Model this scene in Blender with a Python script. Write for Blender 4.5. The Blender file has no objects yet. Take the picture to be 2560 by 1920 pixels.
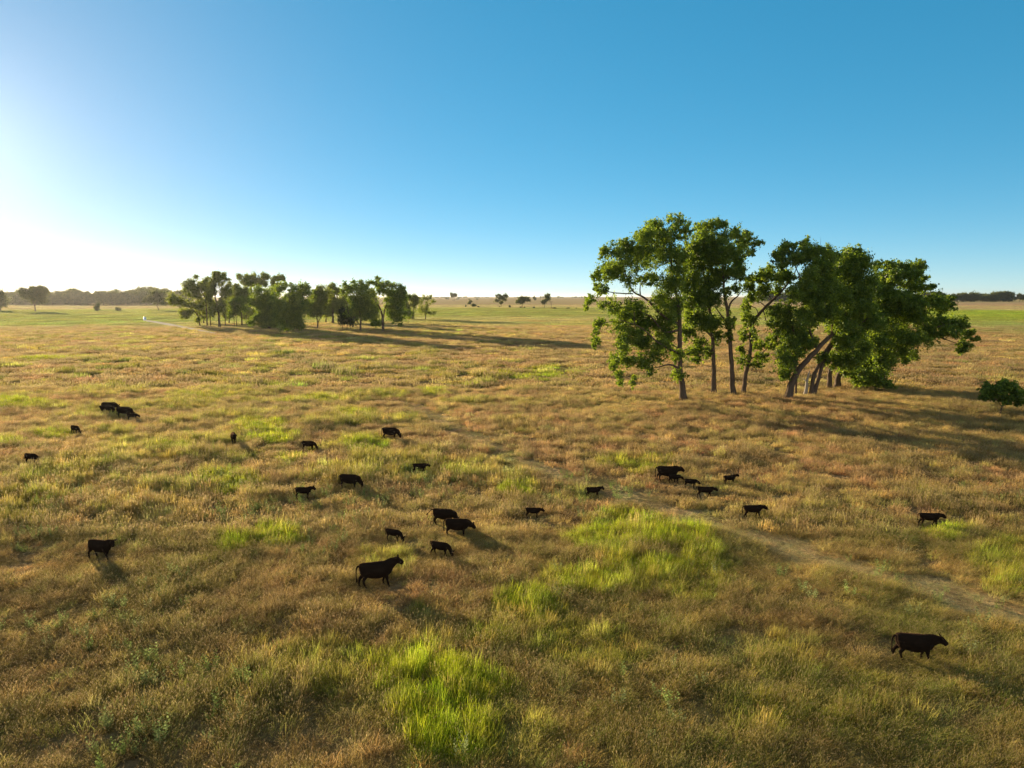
import bpy, math, random
import numpy as np
from mathutils import Vector, Matrix
from math import radians as R

sc = bpy.context.scene
COL = sc.collection

# ------------------------------------------------------------------ camera
CAM_H, PITCH, FPX, CX, CY = 15.0, R(7.03), 1775.0, 1280.0, 960.0
cam = bpy.data.objects.new('camera', bpy.data.cameras.new('camera'))
COL.objects.link(cam)
cam.location = (0, 0, CAM_H)
cam.rotation_euler = (R(90) - PITCH, 0, 0)
cam.data.sensor_width = 36.0
cam.data.lens = 36.0 * FPX / 2560.0
cam.data.clip_start = 0.5
cam.data.clip_end = 80000
sc.camera = cam

# ------------------------------------------------------------------ sky and sun
SUN_EL, SUN_AZ = R(9.5), R(-38.5)
w = bpy.data.worlds.new('World'); sc.world = w; w.use_nodes = True
nt = w.node_tree; nt.nodes.clear()
sky = nt.nodes.new('ShaderNodeTexSky'); sky.sky_type = 'NISHITA'; sky.sun_disc = False
sky.sun_elevation = SUN_EL; sky.sun_rotation = SUN_AZ
sky.altitude = 500; sky.air_density = 0.5; sky.dust_density = 0.12; sky.ozone_density = 2.0
gam = nt.nodes.new('ShaderNodeGamma'); gam.inputs[1].default_value = 0.5
hsv = nt.nodes.new('ShaderNodeHueSaturation'); hsv.inputs['Saturation'].default_value = 1.85
hsv.inputs['Hue'].default_value = 0.482
# saturated blue only ahead; unseen sky overhead and behind desaturated to warm shadow light
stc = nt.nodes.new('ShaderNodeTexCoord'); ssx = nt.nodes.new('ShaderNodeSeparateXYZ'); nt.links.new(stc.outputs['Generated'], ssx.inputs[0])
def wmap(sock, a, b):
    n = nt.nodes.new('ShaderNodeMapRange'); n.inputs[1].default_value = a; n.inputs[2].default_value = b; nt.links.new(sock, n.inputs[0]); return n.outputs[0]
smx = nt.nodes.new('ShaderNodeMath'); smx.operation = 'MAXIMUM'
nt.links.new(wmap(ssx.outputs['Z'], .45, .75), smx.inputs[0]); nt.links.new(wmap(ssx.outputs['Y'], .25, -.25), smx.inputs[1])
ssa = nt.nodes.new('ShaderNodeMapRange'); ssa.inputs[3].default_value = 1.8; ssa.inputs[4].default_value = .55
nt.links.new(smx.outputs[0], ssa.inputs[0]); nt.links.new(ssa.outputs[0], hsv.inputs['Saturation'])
bg = nt.nodes.new('ShaderNodeBackground'); bg.inputs[1].default_value = 0.128
wo = nt.nodes.new('ShaderNodeOutputWorld')
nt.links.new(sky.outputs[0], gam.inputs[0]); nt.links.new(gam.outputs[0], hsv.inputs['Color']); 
# aureole of bright air close round the sun
adt = nt.nodes.new('ShaderNodeVectorMath'); adt.operation = 'DOT_PRODUCT'; adt.inputs[1].default_value = (math.sin(SUN_AZ) * math.cos(SUN_EL), math.cos(SUN_AZ) * math.cos(SUN_EL), math.sin(SUN_EL))
atc = nt.nodes.new('ShaderNodeTexCoord'); nt.links.new(atc.outputs['Generated'], adt.inputs[0])
acl = nt.nodes.new('ShaderNodeMath'); acl.operation = 'MAXIMUM'; acl.inputs[1].default_value = 0; nt.links.new(adt.outputs['Value'], acl.inputs[0])
def lobe(p, k):
    a = nt.nodes.new('ShaderNodeMath'); a.operation = 'POWER'; a.inputs[1].default_value = p; nt.links.new(acl.outputs[0], a.inputs[0])
    b = nt.nodes.new('ShaderNodeMath'); b.operation = 'MULTIPLY'; b.inputs[1].default_value = k; nt.links.new(a.outputs[0], b.inputs[0]); return b.outputs[0]
asm = nt.nodes.new('ShaderNodeMath'); asm.operation = 'ADD'; nt.links.new(lobe(220, .6), asm.inputs[0]); nt.links.new(lobe(30, .07), asm.inputs[1])
avs = nt.nodes.new('ShaderNodeVectorMath'); avs.operation = 'SCALE'; avs.inputs[0].default_value = (1.0, .94, .80); nt.links.new(asm.outputs[0], avs.inputs['Scale'])
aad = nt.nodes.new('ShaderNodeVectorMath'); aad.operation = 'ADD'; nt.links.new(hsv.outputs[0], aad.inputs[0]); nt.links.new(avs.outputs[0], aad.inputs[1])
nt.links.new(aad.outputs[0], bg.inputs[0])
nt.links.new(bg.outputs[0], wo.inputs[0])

sun_dir = Vector((math.sin(SUN_AZ) * math.cos(SUN_EL), math.cos(SUN_AZ) * math.cos(SUN_EL), math.sin(SUN_EL)))
sl = bpy.data.lights.new('sun', 'SUN'); sl.energy = 5.0; sl.angle = R(0.5); sl.color = (1.0, 0.80, 0.53)
so = bpy.data.objects.new('sun', sl); COL.objects.link(so)
so.rotation_euler = sun_dir.to_track_quat('Z', 'Y').to_euler()
so.location = sun_dir * 100

sc.view_settings.view_transform = 'Standard'
sc.view_settings.look = 'None'
sc.view_settings.exposure = 1.5
sc.view_settings.gamma = 1.0
sc.view_settings.use_curve_mapping = False
sc.render.engine = 'CYCLES'
cy = sc.cycles
cy.max_bounces = 6; cy.diffuse_bounces = 3; cy.glossy_bounces = 2; cy.transmission_bounces = 4
cy.volume_bounces = 0; cy.transparent_max_bounces = 6
cy.sample_clamp_indirect = 4.0
cy.use_denoising = True; cy.denoiser = 'OPENIMAGEDENOISE'; cy.denoising_input_passes = 'RGB_ALBEDO_NORMAL'; cy.denoising_prefilter = 'ACCURATE'

# ------------------------------------------------------------------ helpers
CP, SP = math.cos(PITCH), math.sin(PITCH)
def ray(px, py):
    a, b = (px - CX) / FPX, (CY - py) / FPX
    return np.array([a, CP + b * SP, -SP + b * CP])
def hash2(ix, iy, s):
    n = (ix.astype(np.int64) * 374761393 + iy.astype(np.int64) * 668265263 + s * 974634777) & 0xffffffff
    n = ((n ^ (n >> 13)) * 1274126177) & 0xffffffff
    n = n ^ (n >> 16)
    return (n & 0xffffff) / float(0xffffff)
def vnoise(x, y, s=0):
    x = np.asarray(x, float); y = np.asarray(y, float)
    ix, iy = np.floor(x), np.floor(y)
    fx, fy = x - ix, y - iy
    fx = fx * fx * (3 - 2 * fx); fy = fy * fy * (3 - 2 * fy)
    a = hash2(ix, iy, s); b = hash2(ix + 1, iy, s); c = hash2(ix, iy + 1, s); d = hash2(ix + 1, iy + 1, s)
    return (a * (1 - fx) + b * fx) * (1 - fy) + (c * (1 - fx) + d * fx) * fy
def fbm(x, y, s=0, o=4):
    t = 0; a = 0.5; n = 0
    for i in range(o):
        t = t + a * vnoise(x * 2 ** i + 17.3 * i, y * 2 ** i - 9.1 * i, s + i); n += a; a *= 0.5
    return t / n
def sstep(a, b, x):
    t = np.clip((x - a) / (b - a), 0, 1); return t * t * (3 - 2 * t)
def gz(x, y):
    x = np.asarray(x, float); y = np.asarray(y, float)
    d = np.hypot(x, y)
    f = 1 - sstep(150, 500, d)
    return (fbm(x / 32, y / 26, 3, 3) - 0.5) * 0.7 * f + (fbm(x / 9, y / 7, 8, 2) - 0.5) * 0.14 * f
def ground(px, py):
    r = ray(px, py)
    z = 0.0
    for _ in range(4):
        t = (CAM_H - z) / -r[2]
        p = r * t; z = float(gz(p[0], p[1]))
    return np.array([p[0], p[1], z])
def project(x, y, z):
    zc = y * CP - (z - CAM_H) * SP
    yc = y * SP + (z - CAM_H) * CP
    return CX + x / zc * FPX, CY - yc / zc * FPX, zc
def at_depth(px, py, Y):
    r = ray(px, py); t = Y / r[1]
    return np.array([r[0] * t, Y, CAM_H + r[2] * t])

def make_mesh(name, V, F, mat, attrs=None, smooth=False, cattrs=None):
    V = np.asarray(V, np.float32); F = np.asarray(F, np.int32)
    me = bpy.data.meshes.new(name)
    n, k = F.shape
    me.vertices.add(len(V)); me.vertices.foreach_set('co', V.ravel())
    me.loops.add(n * k); me.loops.foreach_set('vertex_index', F.ravel())
    me.polygons.add(n); me.polygons.foreach_set('loop_start', np.arange(0, n * k, k, dtype=np.int32))
    me.polygons.foreach_set('loop_total', np.full(n, k, np.int32))
    if smooth: me.polygons.foreach_set('use_smooth', np.ones(n, bool))
    for an, av in (attrs or {}).items():
        a = me.attributes.new(an, 'FLOAT', 'POINT'); a.data.foreach_set('value', np.asarray(av, np.float32))
    for an, av in (cattrs or {}).items():
        a = me.attributes.new(an, 'FLOAT_COLOR', 'POINT')
        a.data.foreach_set('color', np.c_[av, np.ones(len(av))].astype(np.float32).ravel())
    me.update(); me.validate()
    if mat: me.materials.append(mat)
    return me
def link(name, data, parent=None, loc=None):
    o = bpy.data.objects.new(name, data); COL.objects.link(o)
    if parent: o.parent = parent
    if loc is not None: o.location = loc
    return o
def tag(o, label=None, cat=None, group=None, kind=None):
    if label: o['label'] = label
    if cat: o['category'] = cat
    if group: o['group'] = group
    if kind: o['kind'] = kind
    return o

def mat_new(name):
    m = bpy.data.materials.new(name); m.use_nodes = True
    m.node_tree.nodes.clear()
    return m, m.node_tree, m.node_tree.nodes.new('ShaderNodeOutputMaterial')
def N(t, typ, **kw):
    n = t.nodes.new(typ)
    for k, v in kw.items(): setattr(n, k, v)
    return n
def mixcol(t, fac, a, b, blend='MIX'):
    n = N(t, 'ShaderNodeMix', data_type='RGBA', blend_type=blend)
    for sock, v in ((n.inputs[0], fac), (n.inputs[6], a), (n.inputs[7], b)):
        if isinstance(v, (int, float)): sock.default_value = v
        elif isinstance(v, tuple): sock.default_value = (*v, 1)
        else: t.links.new(v, sock)
    return n.outputs[2]

# ------------------------------------------------------------------ field colours (albedo) and heights
STRAW, REDTAN, BROWN = np.array([.54, .385, .125]), np.array([.46, .265, .115]), np.array([.22, .14, .065])
OLIVE, GREEN, LUSH = np.array([.33, .30, .065]), np.array([.21, .26, .045]), np.array([.36, .42, .022])
D2S = 2560 / 2212.0
GREENS = [  # display-pixel ellipses on the ground: cx, cy, rx, ry, strength
    (940, 1475, 150, 105, 1.1), (930, 1560, 130, 70, 1.1), (1150, 1310, 80, 36, 1), (1265, 1265, 80, 40, .9), (1420, 1165, 130, 52, 1),
    (1350, 1225, 110, 50, .9), (1050, 1380, 90, 50, .55), (1180, 1380, 90, 45, .5), (1080, 1600, 120, 60, .4), (1500, 1200, 60, 45, .8), (500, 1172, 50, 26, .9), (600, 1158, 42, 20, .9), (480, 1042, 66, 22, .8), (552, 925, 50, 13, 1),
    (590, 947, 42, 10, 1), (365, 971, 42, 9, .9), (630, 997, 26, 12, 1), (790, 960, 48, 14, .9), (755, 897, 50, 10, 1),
    (640, 870, 40, 7, .9), (120, 940, 44, 8, .9), (30, 874, 66, 11, 1), (110, 880, 40, 7, .7), (15, 960, 34, 12, .9),
    (1120, 1050, 42, 22, .9), (2050, 1152, 70, 18, .8), (2160, 1205, 60, 40, .6), (1170, 802, 62, 9, .9), (1120, 812, 50, 8, .8),
    (850, 852, 44, 8, .8), (935, 846, 34, 7, .8), (1410, 1003, 60, 14, .8), (1330, 998, 40, 12, .6), (1500, 1265, 70, 40, .6),
    (2180, 1262, 40, 26, .7), (1640, 1560, 60, 40, .5), (90, 776, 70, 4, 1), (290, 838, 40, 6, .6), (460, 855, 60, 8, .6),
    (700, 862, 46, 8, .8), (880, 905, 40, 8, .6), (990, 1015, 40, 14, .6), (840, 1210, 50, 28, .5), (700, 1450, 90, 60, .45),
    (560, 1470, 70, 50, .3), (1290, 1420, 90, 60, .45), (1700, 1450, 90, 60, .35), (1850, 1540, 120, 60, .35), (1250, 1060, 40, 16, .4),
    (400, 855, 30, 6, .7), (540, 868, 40, 7, .6), (240, 905, 40, 6, .5), (170, 1020, 40, 9, .5), (520, 990, 40, 9, .4)]
TRAIL = [(880, 872), (960, 915), (1050, 955), (1130, 1000), (1240, 1040), (1330, 1062), (1500, 1122), (1700, 1182), (1900, 1245), (2060, 1292), (2240, 1345), (2400, 1395)]
TRAILW = [ground(x * D2S, y * D2S)[:2] for x, y in TRAIL]
CREEKW = [ground(320 + x / 2.257, 760 + y / 2.257)[:2] for x, y in ((790, 245), (870, 285), (1000, 322), (1090, 368), (1180, 402), (1290, 402))]
RUTS = [[ground(541, 956)[:2], ground(544, 918)[:2]], [ground(570, 956)[:2], ground(566, 918)[:2]]]
def seg_dist(x, y, pts):
    best = np.full(np.shape(x), 1e9)
    for (ax, ay), (bx, by) in zip(pts[:-1], pts[1:]):
        dx, dy = bx - ax, by - ay
        t = np.clip(((x - ax) * dx + (y - ay) * dy) / (dx * dx + dy * dy), 0, 1)
        best = np.minimum(best, np.hypot(x - ax - t * dx, y - ay - t * dy))
    return best
def lerp(a, b, t): return a + (b - a) * np.asarray(t)[..., None]
def field(x, y):
    """colour, height factor and lushness of the grass at ground points"""
    x = np.asarray(x, float); y = np.asarray(y, float)
    d = np.hypot(x, y)
    px, py, zc = project(x, y, np.zeros_like(x))
    dx, dy = px / D2S, py / D2S
    n1 = fbm(x / 11, y / 9, 21, 4); n2 = fbm(x / 4.5, y / 3.6, 41, 3); n3 = fbm(x / 30, y / 45, 61, 3); n4 = fbm(x / 2.2, y / 2.0, 81, 2)
    ctr = np.exp(-((dx - 1150) / 420) ** 2 - ((dy - 960) / 130) ** 2)
    c = lerp(STRAW, REDTAN, sstep(.42, .60, n1 + .12 * ctr))
    left = sstep(1000, 250, dx) * sstep(1000, 1350, dy)
    c = lerp(c, BROWN, np.clip(left * .75 + sstep(.46, .66, n2 * .6 + n4 * .4) * .6, 0, .9))
    right = sstep(900, 1700, dx) * sstep(1000, 1250, dy)
    g0 = sstep(.52, .66, n1 * .5 + n3 * .5 + .04 * right)
    c = lerp(c, OLIVE, np.clip(.28 + .4 * right, 0, 1) * sstep(.3, .6, n2))
    # mid-field mounds of greener bunch grass
    mid = sstep(48, 62, d) * (1 - sstep(330, 480, d)) * sstep(1500, 900, dx)
    mound = sstep(.53, .63, fbm(x / 7.5, y / 6.0, 101, 3))
    lush = np.clip(mid * mound * .75, 0, 1)
    ell = np.zeros_like(x)
    wob = (n2 - .5) * 1.3 + (n4 - .5) * 1.3
    for (ex, ey, rx, ry, s) in GREENS:
        q = np.sqrt(((dx - ex) / rx) ** 2 + ((dy - ey) / ry) ** 2) + wob
        ell = np.maximum(ell, s * (1 - sstep(.75, 1.4, q)))
    scat = sstep(.60, .72, n2) * (.22 + .35 * right) * (1 - sstep(60, 110, d))
    g = np.clip(np.maximum(np.maximum(ell, lush * .8), np.maximum(g0 * .45, scat)), 0, 1)
    c = lerp(c, GREEN, np.clip(g * .7, 0, 1)); c = lerp(c, LUSH, np.clip(np.maximum(ell, lush * .45) ** 1.2 * .85, 0, 1))
    h = .44 + .30 * (n2 - .5) + .42 * (n4 - .5) + .18 * np.maximum(ell, lush * 1.6) + .15 * (n1 - .5)
    tr = seg_dist(x, y, TRAILW) + (n2 - .5) * 2.2 + (n4 - .5) * 2.0
    t = 1 - sstep(.3, 2.0, tr)
    h = h * (1 - .72 * t); c = lerp(c, np.array([.60, .48, .26]), t * .85)
    ck = 1 - sstep(.6, 2.6, seg_dist(x, y, CREEKW) + (n2 - .5) * 3)
    c = lerp(c, GREEN * .8, ck * .9); h = h * (1 + .6 * ck)
    for r in RUTS:
        k = 1 - sstep(.25, .6, seg_dist(x, y, r)); h = h * (1 - .55 * k); c = lerp(c, BROWN * .6, k * .9)
    # far country
    f1 = sstep(300, 480, d + (n3 - .5) * 160)
    n5 = fbm(x / 260, y / 90, 141, 4)
    far = lerp(np.array([.38, .345, .13]), np.array([.28, .31, .08]), sstep(.4, .6, n5))
    rg = sstep(150, 420, x)
    band = sstep(480, 580, d) * (1 - sstep(880, 990, d))
    far = lerp(far, np.array([.27, .28, .075]), band * .9)
    far = lerp(far, np.array([.26, .32, .045]), band * rg)
    n6 = fbm(x / 1400, y / 260, 171, 4)
    tan = lerp(np.array([.38, .275, .155]), np.array([.36, .30, .14]), sstep(.4, .6, n6))
    far = lerp(far, tan, sstep(930, 1100, d + (n5 - .5) * 200))
    far = lerp(far, np.array([.24, .20, .10]), sstep(2500, 6000, d) * sstep(.45, .55, fbm(x / 3000, y / 900, 191, 3)) * .6)
    c = lerp(c, far, f1); h = h * (1 - .45 * f1)
    return c, h, np.maximum(ell, lush), t

# ------------------------------------------------------------------ ground sheet
def build_ground():
    def axis(n, lin, ext):
        u = np.linspace(-1, 1, n); k = 9.5
        s = np.sinh(u * k) / np.sinh(k) * ext + u * lin
        return s
    xs = axis(361, 190, 34000)
    v = np.linspace(0, 1, 330); k = 8.6
    ys = -80 + np.sinh(v * k) / np.sinh(k) * 40000 + v * 380
    X, Y = np.meshgrid(xs, ys)
    Z = gz(X, Y)
    V = np.c_[X.ravel(), Y.ravel(), Z.ravel()]
    nx, ny = len(xs), len(ys)
    i, j = np.meshgrid(np.arange(nx - 1), np.arange(ny - 1))
    a = (j * nx + i).ravel()
    F = np.c_[a, a + 1, a + 1 + nx, a + nx]
    c, h, l, t = field(V[:, 0], V[:, 1])
    d = np.hypot(V[:, 0], V[:, 1])
    soil = np.array([.15, .105, .06])
    c = lerp(lerp(c, soil, .75 - .40 * t), c, sstep(110, 330, d))
    m, t_, out = mat_new('field_soil_and_turf')
    at = N(t_, 'ShaderNodeAttribute', attribute_name='gcol')
    geo = N(t_, 'ShaderNodeNewGeometry')
    nz = N(t_, 'ShaderNodeTexNoise'); nz.inputs['Scale'].default_value = .35; nz.inputs['Detail'].default_value = 8
    nz.inputs['Roughness'].default_value = .7
    t_.links.new(geo.outputs['Position'], nz.inputs['Vector'])
    rp = N(t_, 'ShaderNodeMapRange'); rp.inputs[1].default_value = .3; rp.inputs[2].default_value = .7
    rp.inputs[3].default_value = .72; rp.inputs[4].default_value = 1.25
    t_.links.new(nz.outputs['Fac'], rp.inputs[0])
    mul = N(t_, 'ShaderNodeVectorMath', operation='SCALE')
    t_.links.new(at.outputs['Color'], mul.inputs[0]); t_.links.new(rp.outputs[0], mul.inputs['Scale'])
    # upright stems: the turf is lit as a mix of small facets that lean every way
    n2 = N(t_, 'ShaderNodeTexNoise'); n2.inputs['Scale'].default_value = 2.1; n2.inputs['Detail'].default_value = 4
    t_.links.new(geo.outputs['Position'], n2.inputs['Vector'])
    sub = N(t_, 'ShaderNodeVectorMath', operation='SUBTRACT'); sub.inputs[1].default_value = (.5, .5, .5)
    t_.links.new(n2.outputs['Color'], sub.inputs[0])
    sca = N(t_, 'ShaderNodeVectorMath', operation='MULTIPLY'); sca.inputs[1].default_value = (7, 7, 0)
    t_.links.new(sub.outputs[0], sca.inputs[0])
    add = N(t_, 'ShaderNodeVectorMath', operation='ADD'); add.inputs[1].default_value = (0, 0, .75)
    t_.links.new(sca.outputs[0], add.inputs[0])
    nrm = N(t_, 'ShaderNodeVectorMath', operation='NORMALIZE'); t_.links.new(add.outputs[0], nrm.inputs[0])
    df = N(t_, 'ShaderNodeBsdfDiffuse')
    t_.links.new(mul.outputs[0], df.inputs['Color']); t_.links.new(nrm.outputs[0], df.inputs['Normal'])
    t_.links.new(df.outputs[0], out.inputs[0])
    me = make_mesh('ground', V, F, m, smooth=True, cattrs={'gcol': c})
    tag(link('ground', me), kind='structure')
build_ground()

# ------------------------------------------------------------------ grass
def grass_mat():
    m, t, out = mat_new('dry_grass')
    ti = N(t, 'ShaderNodeAttribute', attribute_name='tint', attribute_type='INSTANCER')
    rn = N(t, 'ShaderNodeAttribute', attribute_name='rnd'); hd = N(t, 'ShaderNodeAttribute', attribute_name='head')
    mr = N(t, 'ShaderNodeMapRange'); mr.inputs[3].default_value = .55; mr.inputs[4].default_value = 1.45
    t.links.new(rn.outputs['Fac'], mr.inputs[0])
    sc_ = N(t, 'ShaderNodeVectorMath', operation='SCALE')
    t.links.new(ti.outputs['Color'], sc_.inputs[0]); t.links.new(mr.outputs[0], sc_.inputs['Scale'])
    h2 = N(t, 'ShaderNodeMath', operation='MULTIPLY'); h2.inputs[1].default_value = .6
    t.links.new(hd.outputs['Fac'], h2.inputs[0])
    c = mixcol(t, h2.outputs[0], sc_.outputs[0], (.50, .38, .23))
    df = N(t, 'ShaderNodeBsdfDiffuse'); tr = N(t, 'ShaderNodeBsdfTranslucent')
    t.links.new(c, df.inputs[0]); t.links.new(c, tr.inputs[0])
    mx = N(t, 'ShaderNodeMixShader'); mx.inputs[0].default_value = .5
    t.links.new(df.outputs[0], mx.inputs[1]); t.links.new(tr.outputs[0], mx.inputs[2])
    t.links.new(mx.outputs[0], out.inputs[0])
    return m
GM = grass_mat()
rng = np.random.default_rng(7)
def tuft(nb, rad, hgt, wid, lean=.35, heads=.3, droop=.5, hw=.02, dome=.4, lying=False):
    """a patch of curved, tapering blades, some with a seed head"""
    V, F, RN, HD = [], [], [], []
    seg = 3
    wind = np.array([.35, -.25])
    for b in range(nb):
        r = rad * math.sqrt(rng.random()); a = rng.random() * 6.283
        base = np.array([r * math.cos(a), r * math.sin(a), -.03])
        hh = hgt * (.35 + .9 * rng.random() ** 1.4) * (1 - dome * (r / rad) ** 2)
        az = rng.random() * 6.283
        le = lean * (.2 + rng.random())
        dirv = np.array([math.cos(az), math.sin(az)]) * le + wind * lean + np.array([math.cos(a), math.sin(a)]) * (r / rad) * lean * .5
        if lying: dirv = np.array([math.cos(az), math.sin(az)]) * 1.6
        wa = rng.random() * 6.283; wv = np.array([math.cos(wa), math.sin(wa), 0]) * wid * .5 * (.6 + .8 * rng.random())
        o = len(V); q = rng.random()
        for s in range(seg + 1):
            t = s / seg
            off = dirv * hh * (t * .55 + droop * t * t * .8)
            z = hh * (t - .28 * droop * t ** 3)
            p = base + np.array([off[0], off[1], z])
            k = 1 - .8 * t ** 1.5
            V.append(p - wv * k); V.append(p + wv * k); RN += [q, q]; HD += [0, 0]
            if s: F.append((o + 2 * s - 2, o + 2 * s - 1, o + 2 * s + 1, o + 2 * s))
        if rng.random() < heads:
            e = (V[-1] + V[-2]) / 2; u = np.array([dirv[0] * .8, dirv[1] * .8, .55]); u /= np.linalg.norm(u)
            L = hw * (3 + 3 * rng.random())
            for sd in (0, 1):
                wv2 = np.array([math.cos(wa + 1.57 * sd), math.sin(wa + 1.57 * sd), 0]) * hw * .5
                o = len(V); V += [e - u * L * .15, e + u * L * .4 - wv2, e + u * L, e + u * L * .4 + wv2]
                RN += [q] * 4; HD += [1] * 4
                F.append((o, o + 1, o + 2, o + 3))
    return V, F, RN, HD
def plant_forb(nst, h, leaf):
    V, F, RN, HD = [], [], [], []
    for s in range(nst):
        a = rng.random() * 6.283; r = .18 * rng.random(); b = np.array([r * math.cos(a), r * math.sin(a), 0])
        top = b + np.array([math.cos(a) * .12, math.sin(a) * .12, h * (.6 + .5 * rng.random())])
        for k in range(16):
            t = (k + 1) / 16; p = b + (top - b) * t; az = k * 2.4 + a
            dv = np.array([math.cos(az), math.sin(az), .55]) * leaf * (1.1 - .6 * t); sv = np.array([-math.sin(az), math.cos(az), 0]) * leaf * .22
            o = len(V); V += [p, p + dv * .5 - sv, p + dv, p + dv * .5 + sv]; q = rng.random(); RN += [q] * 4; HD += [0] * 4; F.append((o, o + 1, o + 2, o + 3))
    return V, F, RN, HD
def tuft_collection(name, makers):
    c = bpy.data.collections.new(name)
    for k, mk in enumerate(makers):
        V, F, RN, HD = mk()
        o = bpy.data.objects.new('%s_%02d' % (name, k), make_mesh(name, V, F, GM, {'rnd': RN, 'head': HD}))
        c.objects.link(o)
    return c
def scatter(name, label, x, y, rot, scl, idx, tint, coll, zoff=0):
    me = bpy.data.meshes.new(name)
    n = len(x); me.vertices.add(n)
    me.vertices.foreach_set('co', np.c_[x, y, gz(x, y) + zoff].astype(np.float32).ravel())
    a = me.attributes.new('rot', 'FLOAT_VECTOR', 'POINT'); a.data.foreach_set('vector', np.c_[np.zeros(n), np.zeros(n), rot].astype(np.float32).ravel())
    a = me.attributes.new('scl', 'FLOAT_VECTOR', 'POINT'); a.data.foreach_set('vector', scl.astype(np.float32).ravel())
    a = me.attributes.new('idx', 'INT', 'POINT'); a.data.foreach_set('value', idx.astype(np.int32))
    a = me.attributes.new('tint', 'FLOAT_COLOR', 'POINT'); a.data.foreach_set('color', np.c_[tint, np.ones(n)].astype(np.float32).ravel())
    o = link(name, me); tag(o, label, 'grass', kind='stuff')
    g = bpy.data.node_groups.new(name, 'GeometryNodeTree')
    g.interface.new_socket('Geometry', in_out='INPUT', socket_type='NodeSocketGeometry')
    g.interface.new_socket('Geometry', in_out='OUTPUT', socket_type='NodeSocketGeometry')
    gi = g.nodes.new('NodeGroupInput'); go = g.nodes.new('NodeGroupOutput')
    ip = g.nodes.new('GeometryNodeInstanceOnPoints'); ci = g.nodes.new('GeometryNodeCollectionInfo')
    ci.inputs['Collection'].default_value = coll; ci.inputs['Separate Children'].default_value = True; ci.inputs['Reset Children'].default_value = True
    def na(nm, tp):
        n_ = g.nodes.new('GeometryNodeInputNamedAttribute'); n_.data_type = tp; n_.inputs['Name'].default_value = nm
        return [s for s in n_.outputs if s.enabled and s.name == 'Attribute'][0]
    ip.inputs['Pick Instance'].default_value = True
    g.links.new(gi.outputs[0], ip.inputs['Points']); g.links.new(ci.outputs[0], ip.inputs['Instance'])
    g.links.new(na('idx', 'INT'), ip.inputs['Instance Index']); g.links.new(na('scl', 'FLOAT_VECTOR'), ip.inputs['Scale'])
    g.links.new(na('rot', 'FLOAT_VECTOR'), ip.inputs['Rotation'])
    g.links.new(ip.outputs[0], go.inputs[0])
    md = o.modifiers.new('scatter', 'NODES'); md.node_group = g
    return o
def fan(d0, d1, dens, seed, margin=6):
    r = np.random.default_rng(seed)
    hw1 = d1 * .76 + margin
    n = int((d1 - d0) * 2 * hw1 * dens)
    y = d0 + (d1 - d0) * r.random(n); x = (r.random(n) * 2 - 1) * hw1
    k = np.abs(x) < y * .76 + margin
    return x[k], y[k], r
def spread(name, label, d0, d1, dens, seed, coll, nvar_dry, nvar_lush, hscale=1.0, margin=6, jit=.3):
    x, y, r = fan(d0, d1, dens, seed, margin)
    gap = fbm(x / 2.6, y / 2.2, 401, 3)                            # thin spots where soil and shade show
    f0 = field(x, y)
    keep = r.random(len(x)) > .6 * (1 - sstep(.36, .46, gap)) * (1 - np.minimum(f0[2], 1)) * (1 - f0[3]); x, y = x[keep], y[keep]
    c, h, lush, tr = field(x, y)
    n = len(x)
    isl = r.random(n) < lush * .85
    low = tr > .35
    idx = np.where(isl, nvar_dry + r.integers(0, nvar_lush, n), r.integers(0, nvar_dry, n))
    lum = np.exp(r.normal(0, jit, n))
    hue = r.normal(0, .08, (n, 3))
    alt = np.where(np.hypot(x, y) > 340, .5, r.random(n)); k = sstep(0, 1, r.random(n)) * .75
    c = np.where((alt < .20)[:, None], lerp(c, OLIVE, k), c); c = np.where(((alt > .2) & (alt < .3))[:, None], lerp(c, GREEN, k), c)
    c = np.where(((alt > .3) & (alt < .42))[:, None], lerp(c, BROWN * .8, k), c); c = np.where((alt > .88)[:, None], lerp(c, STRAW * 1.15, k), c)
    idx = np.where(low, nvar_dry + nvar_lush + r.integers(0, 2, n), idx)
    tint = np.clip(c * lum[:, None] * (1 + hue), .01, .8)
    s = (.8 + .45 * r.random(n))
    for cx_, cy_, cs_ in [(a_, b_, max(c_, .95)) for a_, b_, c_ in COWXY]:                                    # grazed and trodden shorter round each animal
        h = h * (1 - .6 * (1 - sstep(.7 * cs_, 2.6 * cs_, np.hypot(x - cx_, (y - cy_ + .4) * 1.2))))
    hz = h / .5 * hscale * (.45 + .95 * r.random(n) ** 1.3)
    scatter(name, label, x, y, r.random(n) * .9 - .45, np.c_[s, s, np.maximum(hz, .12)], idx, tint, coll)
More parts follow.
